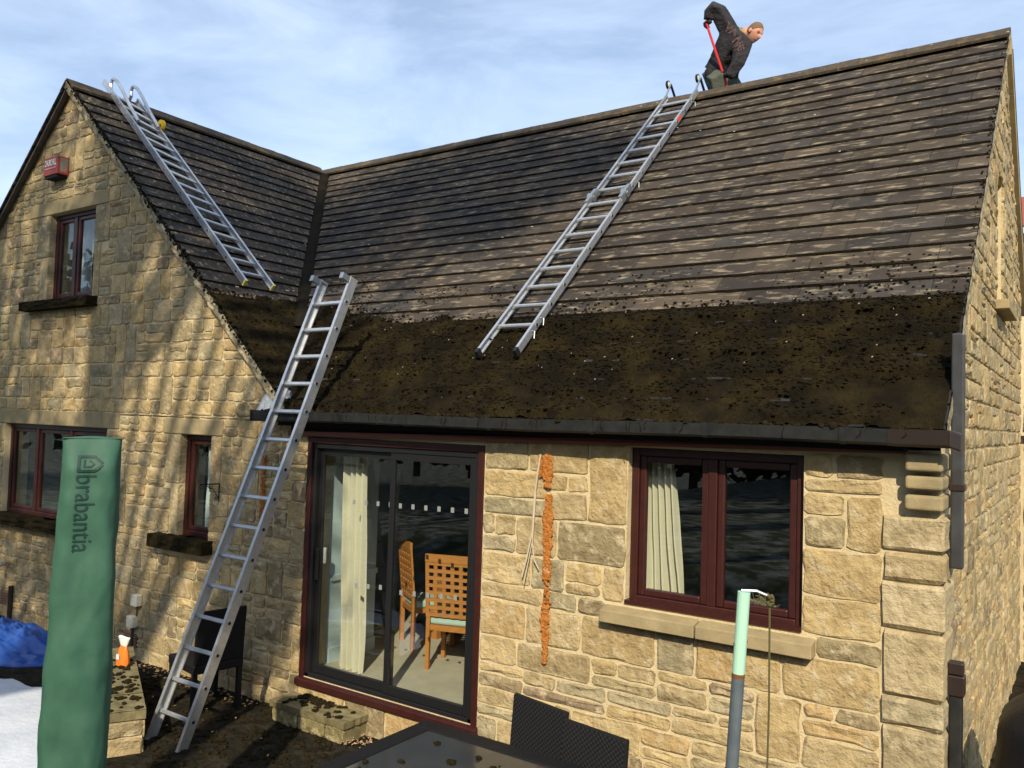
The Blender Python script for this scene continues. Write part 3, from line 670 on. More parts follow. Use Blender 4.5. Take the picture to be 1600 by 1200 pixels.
def spiral(c, r, a0, turns, ax):
    return [(-1.237, c[0]+ax*(r*(1-k/16*.8))*math.cos(a0+turns*2*PI*k/16), c[1]+(r*(1-k/16*.8))*math.sin(a0+turns*2*PI*k/16)) for k in range(17)]
br.tube(spiral((-.22, 1.575), .028, PI/2, 1.3, 1), .004, 5); br.tube(spiral((-.12, 1.57), .028, PI/2, 1.3, 1), .004, 5); br.tube(spiral((-.055, 1.45), .024, 0, 1.4, 1), .004, 5); br.tube([(-1.237, -.03, 1.46), (-1.237, -.10, 1.55), (-1.237, -.2, 1.597)], .004, 5)
small('hanging_bracket', 'black wrought iron basket bracket with scrolls by the small window', 'bracket', br, 'iron')
for (x, z, lab) in ((-2.50, .30, 'upper small grey junction box on the lower gable wall'), (-2.56, .07, 'lower small grey junction box with a pipe running down below')):
    t_ = empty('junction_box'); tag(t_, lab, 'junction box', 'junction boxes on the wall')
    bevelled(MB().box((x-.055, -.085, z-.06), (x+.055, -.015, z+.06)).build('case', 'socket', t_), .008)
    if z > .2: MB().tube([(x, -.035, z-.06), (x-.01, -.035, z-.17)], .008, 6).build('conduit', 'pipe', t_)
    else: MB().tube([(x, -.04, z-.06), (x, -.04, GR)], .014, 8).build('conduit', 'pipe', t_)
for (x, z, lab) in ((-2.62, -.12, 'terracotta air vent grille beside the junction box pipe'), (-5.38, -.08, 'terracotta air vent grille low at the far left')):
    m = MB()
    for k in range(5): m.box((x-.11, -.034, z-.07+k*.03), (x+.11, -.012, z-.055+k*.03))
    m.box((x-.11, -.02, z-.08), (x+.11, -.008, z+.08)); small('air_vent', lab, 'vent', m, 'brick', 'air vents in the wall')
tp = MB(); tp.tube([(-5.35, -.02, .32), (-5.35, -.13, .32), (-5.35, -.15, .27)], .014, 8); tp.tube([(-5.38, -.09, .36), (-5.32, -.09, .36)], .008, 6); tp.tube([(-5.35, -.09, .32), (-5.35, -.09, .36)], .008, 6)
small('garden_tap', 'small garden tap on the wall at the far left', 'tap', tp, 'steel')
tp = MB(); tp.tube([(-5.2, -.04, .08), (-5.2, -.04, GR)], .028, 10); small('waste_pipe', 'short brown waste pipe below the garden tap', 'pipe', tp, 'gutterbrown')

# ---- rooms behind the glass
m = MB(); m.box((-.9, .101, -.02), (4.9, 5.2, .045)); tag(m.build('room_floor', 'carpet'), kind='structure')
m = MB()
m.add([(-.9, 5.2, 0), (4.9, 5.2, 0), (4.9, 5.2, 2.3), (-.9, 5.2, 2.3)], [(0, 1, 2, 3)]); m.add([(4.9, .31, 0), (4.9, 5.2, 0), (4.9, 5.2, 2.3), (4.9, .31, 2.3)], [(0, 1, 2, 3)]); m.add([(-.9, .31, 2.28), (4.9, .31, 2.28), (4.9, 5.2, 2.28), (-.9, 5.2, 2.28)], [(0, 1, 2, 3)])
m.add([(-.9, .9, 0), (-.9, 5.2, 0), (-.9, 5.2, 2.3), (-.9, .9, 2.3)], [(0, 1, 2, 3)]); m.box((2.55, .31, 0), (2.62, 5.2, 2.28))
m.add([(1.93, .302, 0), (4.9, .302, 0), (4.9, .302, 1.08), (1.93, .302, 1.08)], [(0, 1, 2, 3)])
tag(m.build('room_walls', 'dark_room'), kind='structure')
m = MB().box((-.9, .302, .0), (-.01, .9, 2.28)); m.box((-.012, .302, .78), (.012, .9, .83)); m.box((-.012, .302, .045), (.01, .9, .17)); m.box((-.012, .50, 1.33), (.004, .59, 1.45))
tag(m.build('inner_wall', 'rooms'), kind='structure')
def curtain(name, x0, x1, x0b, x1b, y, z0, z1, lab, mt='curtain', folds=5):
    m = MB(); m.smooth = True
    m.grid(lambda u, v: ((x0b+(x1b-x0b)*u)*(1-v)+(x0+(x1-x0)*u)*v, y+.035*(1+.5*nz(u*5, 3))*math.sin(u*folds*2*PI+1.8*nz(u*3.1, v*1.3, folds)+.6*math.sin(v*3))*(1-.25*v)+.01*nz(u*7, v*4), z0+(z1-z0)*v), folds*14, 14)
    small(name, lab, 'curtain', m, mt)
curtain('curtain', .12, .42, .18, .48, .27, .05, 2.1, 'long cream curtain behind the left door pane', folds=4)
curtain('curtain', 3.13, 3.35, 3.15, 3.46, .22, 1.1, 2.2, 'cream curtain at the left of the front window')
curtain('curtain', -4.78, -4.36, -4.76, -4.36, .30, 3.5, 4.7, 'pale net curtain in the upper gable window', 'net', 3)
curtain('curtain', -1.74, -1.46, -1.74, -1.46, .19, .95, 2.1, 'pale grey blind in the small narrow window', 'net', 3)
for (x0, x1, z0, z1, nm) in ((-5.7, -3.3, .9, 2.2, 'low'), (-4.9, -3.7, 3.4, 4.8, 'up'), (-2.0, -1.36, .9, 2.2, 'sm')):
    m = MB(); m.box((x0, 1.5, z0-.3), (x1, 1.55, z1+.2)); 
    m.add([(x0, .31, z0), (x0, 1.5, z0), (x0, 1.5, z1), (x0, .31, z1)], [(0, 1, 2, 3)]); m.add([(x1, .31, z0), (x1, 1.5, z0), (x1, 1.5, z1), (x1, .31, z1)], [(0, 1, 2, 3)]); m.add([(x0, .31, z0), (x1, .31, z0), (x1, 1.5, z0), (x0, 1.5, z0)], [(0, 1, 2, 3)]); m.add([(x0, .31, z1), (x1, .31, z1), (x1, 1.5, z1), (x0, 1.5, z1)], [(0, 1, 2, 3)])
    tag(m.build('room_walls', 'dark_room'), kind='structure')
def dining_chair(loc, rz, lab):
    t_ = empty('dining_chair'); tag(t_, lab, 'chair', 'lattice-back dining chairs')
    Rm = Matrix.Translation(loc) @ Matrix.Rotation(rz, 4, 'Z'); t_.matrix_world = Rm
    def pt(nm, m, mt): o = m.build(nm, mt, t_); return o
    for sx in (-1, 1):
        pt('leg', MB().box((sx*.19-.018, -.02, 0), (sx*.19+.018, .02, .5)), 'oak'); pt('leg', MB().box((sx*.19-.018, .38, 0), (sx*.19+.018, .42, .44)), 'oak')
    m = MB()
    tilt = lambda z: -.10*(z-.45)
    for i in range(6): x = -.2+i*.08; m.beam((x, tilt(.47), .47), (x, tilt(1.0), 1.0), (.034, 0, 0), (0, .02, 0))
    for i in range(8): z = .49+i*.066; m.beam((-.2, tilt(z), z), (.2, tilt(z), z), (0, .022, 0), (0, 0, .03))
    m.beam((-.218, tilt(1.0), 1.0), (.218, tilt(1.0), 1.0), (0, .026, 0), (0, 0, .07)); pt('backrest', m, 'oak')
    bevelled(pt('seat', MB().box((-.205, .01, .40), (.205, .42, .47)), 'mintseat'), .02)
    pt('seat_rail', MB().box((-.2, -.01, .35), (.2, .41, .398)), 'oak')
dining_chair((.99, .80, .045), math.radians(18), 'oak dining chair with square lattice back behind the right door pane')
dining_chair((.14, 1.22, .045), math.radians(-32), 'oak lattice dining chair further inside, half behind the door mullion')
t_ = empty('dining_table'); tag(t_, 'dark dining table inside the room behind the chairs', 'table')
bevelled(MB().box((.1, 1.5, .74), (1.9, 2.5, .78)).build('table_top', 'darkwood', t_), .01)
for x in (.2, 1.8):
    for y in (1.6, 2.4): MB().box((x-.035, y-.035, .045), (x+.035, y+.035, .74)).build('leg', 'oak', t_)

# ------------------------------------------------------------------ ladders
def ladder(name, label, A0, A1, B0, B1, nr, up, dep=.072, thick=.028, t0=.06, t1=.95, feet='rubber', mid=None):
    A0, A1, B0, B1, up = map(Vector, (A0, A1, B0, B1, up)); t_ = empty(name); tag(t_, label, 'ladder', 'aluminium ladders')
    def rail(a, b, o):
        dr = (b-a).normalized(); upn = (up-dr*up.dot(dr)).normalized(); ac = dr.cross(upn).normalized()
        if ac.dot(o) < 0: ac = -ac
        m = MB(); pr = [(-.5*thick, -dep/2), (.5*thick, -dep/2), (.5*thick, -dep/2+.008), (-.5*thick+.010, -dep/2+.008), (-.5*thick+.010, dep/2-.008), (.5*thick, dep/2-.008), (.5*thick, dep/2), (-.5*thick, dep/2)]
        pr = [(-x, y) for x, y in pr]      # web on the outer side
        n = 8; vs = [a+ac*x+upn*y for x, y in pr]+[b+ac*x+upn*y for x, y in pr]
        fs = [(k, (k+1) % n, n+(k+1) % n, n+k) for k in range(n)]+[tuple(range(n-1, -1, -1)), tuple(range(n, 2*n))]
        m.add(vs, fs); r_ = m.build('rail', 'alu', t_)
        if feet:
            f_ = MB(); f_.obox(a-dr*.015-ac*(thick/2+.002)-upn*(dep/2+.002), ac*(thick+.004), upn*(dep+.004), dr*(.05 if feet == 'rubber' else .018)); f_.build('foot', feet, t_)
        c_ = MB(); c_.obox(b-dr*.012-ac*(thick/2+.001)-upn*(dep/2+.001), ac*(thick+.002), upn*(dep+.002), dr*.018); c_.build('end_cap', 'ylabel' if feet == 'rubber3' else 'alu', t_)
        return ac, upn, dr
    oA = A0-B0
    acA, upn, dr = rail(A0, A1, oA); acB, _, _ = rail(B0, B1, -oA)
    for i in range(nr):
        t = t0+(t1-t0)*i/(nr-1)
        if mid and abs(t-mid) < .01: pass
        a, b = A0+(A1-A0)*t, B0+(B1-B0)*t; ax = (b-a).normalized(); m = MB()
        u = (upn-ax*upn.dot(ax)).normalized(); v = ax.cross(u)
        pr = [(-.016, -.012), (.016, -.012), (.017, .004), (.010, .014), (-.010, .014), (-.017, .004)]
        e = thick/2+.001; n = 6; a_, b_ = a-ax*e, b+ax*e
        vs = [a_+u*y+v*x for x, y in pr]+[b_+u*y+v*x for x, y in pr]; m.add(vs, [(k, (k+1) % n, n+(k+1) % n, n+k) for k in range(n)])
        for cpt, sg in ((a_, -1), (b_, 1)):      # closed rung ends: a near-black disc paints the shade inside the tube
            m.tube([cpt+ax*sg*.0005, cpt+ax*sg*.003], .020, 12, 0); m.tube([cpt+ax*sg*.0032, cpt+ax*sg*.0042], .014, 12, 1)
        m.build('rung', ['alu', 'nearblack'], t_)
    return t_, upn, dr, acA
# ladder leaning against the gutter
l3, u3, d3, a3 = ladder('leaning_ladder', 'tall aluminium ladder leaning on the gutter beside the patio door', (-.47, -1.13, GR), (-.03, .10, 3.50), (-.06, -1.13, GR), (.345, .10, 3.50), 15, (0, -1, .3), dep=.085, thick=.03, t0=.055, t1=.945, feet='alu')
for P_ in ((-.03, .10, 3.50), (.345, .10, 3.50)):
    P_ = Vector(P_)-d3*.05; m = MB().obox(P_-Vector((.012, 0, 0))+u3*.03, (.024, 0, 0), u3*.10, d3*.05); m.obox(P_-Vector((.03, 0, 0))+u3*.12, (.03, 0, 0), u3*.012, d3*.055); m.build('top_bracket', 'steel', l3)
# hinged roof ladder on the main slope
n2_ = Vector((0, -SP, CP))
Hm = .085
def mr(x, s): return main(x, s, Hm)
sb, sh, stp = 5.06, 2.53, .10
l2, u2, d2, a2 = ladder('roof_ladder', 'long hinged aluminium roof ladder lying on the main roof slope', mr(1.60, sb), mr(1.555, stp), mr(1.975, sb), mr(1.93, stp), 16, n2_, dep=.06, thick=.026, t0=.075, t1=.955)
for x in (1.578, 1.953):
    m = MB(); c_ = mr(x, sh)+n2_*.02; m.tube([c_-Vector((.03, 0, 0)), c_+Vector((.03, 0, 0))], .045, 16); m.tube([c_-Vector((.034, 0, 0)), c_+Vector((.034, 0, 0))], .02, 10)
    m.beam(c_+d2*.03, c_+d2*.13, (.04, 0, 0), n2_*.06); m.beam(c_-d2*.03, c_-d2*.13, (.04, 0, 0), n2_*.06); m.build('hinge', 'steel', l2)
for x in (1.553, 1.928):
    top = mr(x, stp); m = MB(); whl = top+Vector((.0, .10, .20)); m.tube([top-d2*.25+n2_*.03, top+n2_*.03, whl], .011, 8); m.build('hook_arm', 'steel', l2)
    m = MB(); m.tube([whl, whl+Vector((0, .30, -.26)), whl+Vector((0, .62, -.52))], .015, 8); m.build('hook_leg', 'bluesteel', l2)
    m = MB(); m.tube([whl+Vector((-.045, 0, 0)), whl+Vector((-.02, 0, 0))], .05, 18); m.build('wheel', 'rubber', l2); m = MB(); m.tube([whl+Vector((-.048, 0, 0)), whl+Vector((-.017, 0, 0))], .036, 16); m.build('wheel_hub', 'white', l2)
for s, x, mt in ((.75, 1.93, 'redlabel'), (.95, 1.93, 'wlabel'), (3.2, 1.94, 'ylabel'), (3.62, 1.95, 'wlabel')):
    m = MB().obox(mr(x+.0185, s)-n2_*.02, (.0012, 0, 0), n2_*.04, -d2*.13); m.build('label', mt, l2)
for s in (.42, 2.3, 4.6, 4.78):
    P_ = mr(1.97, s); m = MB().tube([P_+n2_*.01, P_+Vector((.04, 0, 0)), P_+Vector((.05, -.02, -.06))], .004, 5); m.build('spring_catch', 'steel', l2)
# ladder on the wing slope
n1_ = Vector((SP, 0, CP))
wl = lambda y, s: wing(y, s, .075)
l1, u1, d1, a1_ = ladder('roof_ladder', 'aluminium roof ladder with yellow wheel hooked over the left gable ridge', wl(.41, 3.84), wl(.43, -.22), wl(.77, 3.84), wl(.78, .02), 16, n1_, dep=.07, thick=.028, t0=.045, t1=.93, feet='ylabel')
for y in (.47, .74):
    P0_ = wl(y, .75)+n1_*.05; m = MB()
    pts = [P0_, wl(y, .45)+n1_*.08, wl(y, .12)+n1_*.13, wl(y, -.04)+n1_*.14]+[wl(y, -.1)+n1_*.14+Vector((-.09*math.sin(a), 0, .03*math.sin(a)-.09*(1-math.cos(a)))) for a in (.5, 1, 1.5, 2.1)]
    pts.append(pts[-1]+Vector((-.12, 0, -.16))); pts.append(pts[-1]+Vector((-.12, 0, -.14))); m.tube(pts, .021, 8); m.build('ridge_hook', 'alu', l1)
wc = wl(.80, .66)+n1_*.05
m = MB(); m.tube([wc, wc+Vector((0, .03, 0))], .072, 20); m.build('wheel', 'yellow', l1); m = MB(); m.tube([wc-Vector((0, .004, 0)), wc+Vector((0, .034, 0))], .02, 10); m.build('wheel_hub', 'rubber', l1)
MB().tube([wl(.74, .66)+n1_*.05, wc], .01, 6).build('axle', 'steel', l1)

# ------------------------------------------------------------------ garden things
# rotary dryer cover: a soft square sleeve, front face turned to the camera
CB = Vector((1.66, -2.93, .05)); ca = math.radians(22); CU = Vector((math.cos(ca+PI/2-PI/2+.62), math.sin(.62+ca), 0)); CN = Vector((CU.y, -CU.x, 0))
cov = empty('dryer_cover'); tag(cov, 'tall green fabric cover over a rotary clothes dryer', 'cover')
HC = 2.10
lean = Vector((.045, .0, 0))
def csurf(th, v):
    wv = .130+.020*(1-v)+.006*math.sin(v*5); dv = .105+.015*(1-v); k = 3.6
    c_, s_ = math.cos(th), math.sin(th); r = (abs(c_)**k+abs(s_)**k)**(-1/k)
    a = wv*r*c_; b = dv*r*s_
    wk = .034*fbm(a*7+3, v*5, b*7)+.018*nz(a*3, v*14, 2)+.022*max(0, nz(a*12+v*7, v*4, b*11))+.026*(noise.ridged_multi_fractal(Vector((a*4+v*2.2, v*4.5-a*3, b*3)), 1, 2, 2, 1, 2)-1)
    if v > .93: k2 = (v-.93)/.07; b *= 1-.72*k2; a *= 1+.03*k2
    return CB+CU*a*(1+wk*2)+CN*(-b)*(-1 if False else 1)*(1+wk*4)+Vector((0, 0, HC*v))+lean*v*1.0
m = MB(); m.smooth = True
m.grid(lambda u, v: csurf(u*2*PI, v), 72, 90); m.grid(lambda u, v: CB+CU*((u-.5)*.262)+CN*((v-.5)*.07)+Vector((0, 0, HC-.004+.014*math.cos((v-.5)*3)*math.sin(u*PI)))+lean, 12, 3)
m.build('fabric_sleeve', 'cover', cov)
MB().tube([CB+Vector((0, 0, -.45)), CB+Vector((0, 0, .4))], .025, 10).build('post', 'galv', cov)
def onface(a, z, off=.004):            # nearest point of the front face at lateral a, height fraction
    v = z/HC
    lo, hi = -PI+.001, -.001
    for _ in range(40):
        mid_ = (lo+hi)/2; q = csurf(mid_, v); aa = (q-CB-lean*v).dot(CU)
        if aa < a: lo = mid_
        else: hi = mid_
    q = csurf((lo+hi)/2, v); return q+CN*off
# vertical lettering reading downwards, and the little house mark above it
def cover_text():
    me = text_mesh('brabantia', .150, .0)
    xs = [v.co.x for v in me.vertices]; L = max(xs)-min(xs); k = .365/L
    import bmesh
    bm = bmesh.new(); bm.from_mesh(me); bmesh.ops.subdivide_edges(bm, edges=[e for e in bm.edges if e.calc_length() > .02], cuts=2); bmesh.ops.triangulate(bm, faces=bm.faces); bm.to_mesh(me); bm.free()
    for v in me.vertices:
        x, y = (v.co.x-min(xs))*k, v.co.y*k
        v.co = onface(-.055+y*1.25, 1.925-x)
    me.materials.clear(); me.materials.append(MT['ink']); return link('lettering', me, cov)
cover_text()
def strokes(pl, wd):
    m = MB()
    for p0, p1 in zip(pl[:-1], pl[1:]):
        n = 6
        dx, dz = p1[0]-p0[0], p1[1]-p0[1]; L = math.hypot(dx, dz); nx, nz_ = -dz/L*wd/2, dx/L*wd/2; ex, ez = dx/L*wd/2, dz/L*wd/2
        m.grid(lambda u, v: onface(p0[0]-ex+(dx+2*ex)*u+nx*(2*v-1), p0[1]-ez+(dz+2*ez)*u+nz_*(2*v-1), .005), n, 1)
    return m
h_ = strokes([(.050, 1.972), (.018, 1.945), (-.048, 1.945), (-.048, 2.012), (.018, 2.012), (.050, 1.985)], .012); h2 = strokes([(-.024, 1.995), (-.024, 1.966), (.004, 1.966), (.016, 1.979), (.0, 1.992)], .008); h_.add(h2.v, h2.f)
h_.build('house_mark', 'ink', cov)

# clothes post with mint sleeve
t_ = empty('clothes_post'); tag(t_, 'grey metal clothes post with mint green top sleeve and hanging cord', 'post')
pb, pt_ = Vector((4.57, -2.0, .62)), Vector((4.625, -2.0, 1.675))
dr = (pt_-pb).normalized()
MB().tube([pb-dr*.6, pb+dr*.74], .024, 16).build('post', 'galv', t_)
MB().tube([pb+dr*.735, pb+dr*.75], .0245, 16).build('rust_ring', 'rust', t_); MB().tube([pb+dr*.75, pt_], .0235, 16).build('sleeve', 'mint', t_)
MB().tube([pb+dr*.33, pb+dr*.385], .03, 16).build('collar', 'bluecap', t_)
m = MB().tube([pt_+Vector((-.01, 0, .004)), pt_+Vector((.04, .02, .006)), pt_+Vector((.085, .04, -.012))], .006, 8); m.build('hook', 'steel', t_)
m = MB(); hk = pt_+Vector((.085, .04, -.015)); m.tube([hk, hk+Vector((.004, 0, -.4)), hk+Vector((-.004, 0, -1.1)), hk+Vector((-.012, 0, -1.9))], .0042, 6)
for i in range(14): m.blob(hk+Vector((rt.uniform(-.012, .012), rt.uniform(-.01, .01), rt.uniform(-.03, .01))), .009, rnd=rt)
m.build('cord', 'cord', t_)
for s_, z_ in ((.022, .87), (-.022, .86), (.02, 1.03)): MB().disc(pb+dr*z_+RT*s_, RT*(1 if s_ > 0 else -1), .005, 8, h=.004).build('screw', 'rust', t_)
sw_ = MB()
for i in range(170):
    a = rt.uniform(3.83, 4.13); b_ = Vector((a, rt.uniform(.13, .22), 1.13+rt.uniform(0, .09)*(1-abs(a-3.98)/.16)));
    d_ = Vector((rt.uniform(-1, 1), rt.uniform(-.3, .3), rt.uniform(-.35, .45))).normalized()*rt.uniform(.03, .07); sw_.tube([b_-d_, b_+d_*.2+Vector((0, 0, .008)), b_+d_], .0018, 3)
small('straw_bundle', 'dry straw heap on the inner ledge of the front window', 'straw', sw_, 'straw')

# rattan table and chairs
t_ = empty('garden_table'); tag(t_, 'black rattan garden table with a smoked glass top and moss crumbs', 'table')
TZ = .40
m = MB()
for a in ((2.26, -2.55, 3.98, -2.43), (2.26, -1.12, 3.98, -1.0), (2.26, -2.43, 2.38, -1.12), (3.86, -2.43, 3.98, -1.12)): m.box((a[0], a[1], TZ-.10), (a[2], a[3], TZ))
bevelled(m.build('rim', 'black', t_), .008)
MB().box((2.385, -2.425, TZ-.022), (3.855, -1.125, TZ-.008)).build('glass_top', 'tableglass', t_)
for x in (2.30, 3.87):
    for y in (-2.51, -1.11): MB().box((x, y, GR), (x+.07, y+.07, TZ-.10)).build('leg', 'black', t_)
def clump(nm, spots, par=None, mt='mossdark', rr=(.006, .022)):
    m = MB()
    for (x, y, z, r, n) in spots:
        for i in range(n):
            a, q = rt.uniform(0, 2*PI), r*math.sqrt(rt.random()); m.blob((x+q*math.cos(a), y+q*math.sin(a), z+.004), rt.uniform(*rr), (1.2, 1.2, .7), rnd=rt)
    return m
m = clump('x', [(rt.uniform(2.4, 3.85), rt.uniform(-2.4, -1.13), TZ-.006, rt.uniform(.01, .05), rt.choice((1, 2, 5, 9))) for i in range(60)])
tag(m.build('moss_crumbs', 'mossdark', t_), kind='stuff')
def rattan_chair(loc, rz, lab, weave=True):
    t_ = empty('rattan_chair'); tag(t_, lab, 'chair', 'black rattan garden chairs'); t_.matrix_world = Matrix.Translation(loc) @ Matrix.Rotation(rz, 4, 'Z')
    # local: faces -y, back at y=+.25
    for sx in (-1, 1):
        MB().box((sx*.205-.02, -.24, 0), (sx*.205+.02, -.20, .42)).build('leg', 'black', t_); MB().box((sx*.205-.02, .20, 0), (sx*.205+.02, .24, .42)).build('leg', 'black', t_)
    bevelled(MB().box((-.23, -.26, .37), (.23, .25, .45)).build('seat', 'black', t_), .012)
    m = MB(); bk = lambda x, z: .235+.07*(z-.45)
    m.obox((-.225, .215, .45), (.45, 0, 0), (0, .035, 0), (0, .035, .46)); b_ = m.build('backrest', 'black', t_); bevelled(b_, .008)
    if weave:
        m = MB()
        for r_ in range(30):
            for c_ in range(28):
                if (r_+c_) % 2: continue
                x, z = -.21+c_*.0155, .465+r_*.0148
                for yy in (.2495, .2125):
                    m.box((x-.0068, yy+.076*(z-.45), z-.006), (x+.0068, yy+.005+.076*(z-.45), z+.006))
        m.build('weave', 'weave', b_)
    return t_
rattan_chair((2.885, -.99, GR), math.radians(-12), 'black woven rattan chair back behind the table, left of the pair')
rattan_chair((3.375, -1.17, GR), math.radians(-9), 'black woven rattan chair back behind the table, right of the pair')
rattan_chair((-.78, -.42, GR), math.radians(-100), 'black rattan chair against the wall behind the leaning ladder', False)

# stone step, low wall, tarp, snow, bag, barbecue
t_ = empty('door_step'); tag(t_, 'lichened stone step below the patio door', 'step')
m = MB(); m.grid(lambda u, v: (-.06+u*.90+.012*nz(v*9, 4), -.30+v*.28+(.014*nz(u*14, 1) if v < .05 else 0), -.145+.006*nz(u*6, v*6)), 24, 8)
m.grid(lambda u, v: (-.06+u*.90, -.30+.014*nz(u*14, 1)+.01*v, -.145-.055*v), 24, 1)
m.grid(lambda u, v: (.84+.012*nz(u*9, 4)-.008*v, -.30+u*.28, -.145-.055*v), 8, 1); m.build('tread', 'paving', t_)
sr = random.Random(8)
for (a, b) in ((-.04, .28), (.28, .60), (.60, .82)):
    s_ = stone([(a, GR), (b, GR), (b, -.2), (a, -.2)], lambda q, z, o: (q, -.262-o, z), sr, .018, .005, 1, (.24, .21, .11)); MB().add(s_['v'], s_['f'], 0, s_['c']).build('stone', 'stone', t_, True)
MB().box((-.045, -.26, GR), (.815, -.002, -.198)).build('core', 'paving', t_)
m = clump('x', [(rt.uniform(.0, .45), rt.uniform(-.1, -.03), -.142, .05, 12) for i in range(9)]+[(rt.uniform(.0, .78), rt.uniform(-.27, -.04), -.142, .02, 3) for i in range(26)]); tag(m.build('moss_crumbs', 'mossdark', t_), kind='stuff')
t_ = empty('low_wall'); tag(t_, 'low stone garden wall with dirty coping slabs beside the ladder foot', 'garden wall')
WP = Vector((-.25, -1.32, 0)); wa = Vector((-.88, .475, 0)).normalized(); wb = Vector((-wa.y, wa.x, 0)); wb = wb if wb.y < 0 else -wb
k = 0; pos = 0
for L in (.42, .5, .44, .55):
    m = MB(); o_ = WP+wa*pos
    m.grid(lambda u, v: o_+wa*(L-.012)*u+wb*(.52*v)+Vector((0, 0, .006*nz(u*5+pos, v*5))), 6, 6); m.obox(o_+Vector((0, 0, -.07)), wa*(L-.012), wb*.52, (0, 0, .066)); m.build('coping_slab', 'paving', t_); pos += L
for fa, n_, of in ((wa, wb, 0), (wb, wa, 1)):
    Lf = pos if of == 0 else .5; z0 = GR-.05
    for (a, b, c, d_) in layout(.01, Lf, [z0, -.07], [], sr, (.18, .4), .15, .2):
        pl = lambda q, z, o: tuple(WP+fa*q-n_*(o-.02)+Vector((0, 0, z)))
        s_ = stone([(a, c), (b, c), (b, d_), (a, d_)], pl, sr, .02, .006, 1); s_['f'] = s_['f'] if of else [tuple(reversed(f)) for f in s_['f']]
        MB().add(s_['v'], s_['f'], 0, s_['c']).build('stone', 'stone', t_, True)
MB().obox(WP+wa*.02+wb*.02+Vector((0, 0, GR-.05)), wa*(pos-.02), wb*.48, (0, 0, .25)).build('core', 'mortar', t_)
m = clump('x', [(*(WP+wa*rt.uniform(.02, 1.5)+wb*rt.uniform(.03, .45)).xy, .002, .03, rt.choice((1, 3, 8))) for i in range(70)]); tag(m.build('moss_crumbs', 'mossdark', t_), kind='stuff')
bg_ = empty('compost_bag'); bc = Vector((-1.45, -.80, .0)); tag(bg_, 'small orange and white plastic bag on the low wall', 'bag')
m = MB(); m.smooth = True
m.grid(lambda u, v: bc+Vector((math.cos(u*2*PI)*(.075-.03*v*v), math.sin(u*2*PI)*(.05-.035*v*v), v*.17+.008*nz(u*6, v*5))), 20, 8); m.build('bag_body', 'orange', bg_)
m = MB(); m.smooth = True; m.grid(lambda u, v: bc+Vector((math.cos(u*2*PI)*(.045+.04*v), math.sin(u*2*PI)*(.015+.012*v), .165+v*.075+.004*math.sin(u*18)*v)), 20, 4); m.build('bag_neck', 'bagwhite', bg_)
MB().box((bc.x-.02, bc.y-.0575, .055), (bc.x+.022, bc.y-.0525, .10)).build('label', 'wlabel', bg_)
m = MB(); m.smooth = True
def tpt(u, v):
    a = u*2*PI; r = v; rx, ry = 1.05, .48; e = 1+.18*nz(math.cos(a)*2, math.sin(a)*2, 5)
    x, y = -3.95+rx*r*e*math.cos(a), -.62+ry*r*e*math.sin(a)
    h = (1-r**2.2)*.24+.10*noise.ridged_multi_fractal(Vector((x*2.6, y*3.2, 1)), .9, 2.2, 4, 1, 2)*(1-r*.4)-.10
    return (x, y, GR+max(.006, h))
m.grid(tpt, 90, 40); small('tarpaulin', 'crumpled blue tarpaulin heaped by the wall at the far left', 'tarpaulin', m, 'tarp')
m = MB(); m.smooth = True
def snp(u, v):
    a = u*2*PI; e = 1+.16*nz(math.cos(a)*3, math.sin(a)*3, 8)+.05*nz(math.cos(a)*11, math.sin(a)*11, 8); x, y = -1.95+1.45*v*e*math.cos(a)*.9+.3*v*math.sin(a), -1.95+.85*v*e*math.sin(a)-.35*v*math.cos(a)
    return (x, y, gz(x, y)+.008+.05*(1-v**3)+.012*fbm(x*4, y*4)*(1-v))
m.grid(snp, 80, 20); tag(m.build('snow', 'snow'), kind='structure')
t_ = empty('barbecue_cover'); tag(t_, 'black fabric covered barbecue by the side wall', 'cover')
m = MB(); m.smooth = True
def bq(u, v):
    a = u*2*PI; k = 4; c_, s_ = math.cos(a), math.sin(a); r = (abs(c_)**k+abs(s_)**k)**(-1/k); f = (1-.10*v) if v < .72 else (.928-.55*((v-.72)/.28)**1.6)
    z = GR+(v/.72*.92 if v < .72 else .92+.2*math.sin((v-.72)/.28*PI/2)); wk = 1+.03*fbm(c_*3, s_*3, v*3)
    return (5.78+.56*r*c_*f*wk, .75+.40*r*s_*f*wk, z)
m.grid(bq, 48, 26); m.grid(lambda u, v: (5.78+(u-.5)*.42, .75+(v-.5)*.3, GR+1.12+.01*nz(u*3, v*3)), 4, 4); m.build('fabric', 'bbq', t_)
m = MB()
for i in range(42):
    b_ = Vector((5.35+rt.uniform(-.12, .35), rt.uniform(-.35, .1), GR)); L = rt.uniform(.35, .75); dx, dy = rt.uniform(-.35, .25), rt.uniform(-.2, .2)
    m.tube([b_, b_+Vector((dx*.3, dy*.3, L*.6)), b_+Vector((dx*.8, dy*.8, L*.85)), b_+Vector((dx*1.4, dy*1.3, L*.8))], [.003, .0025, .002, .0008], 4)
small('dry_grass', 'pale dry grass tuft in the bottom right corner', 'grass', m, 'grasswisp')
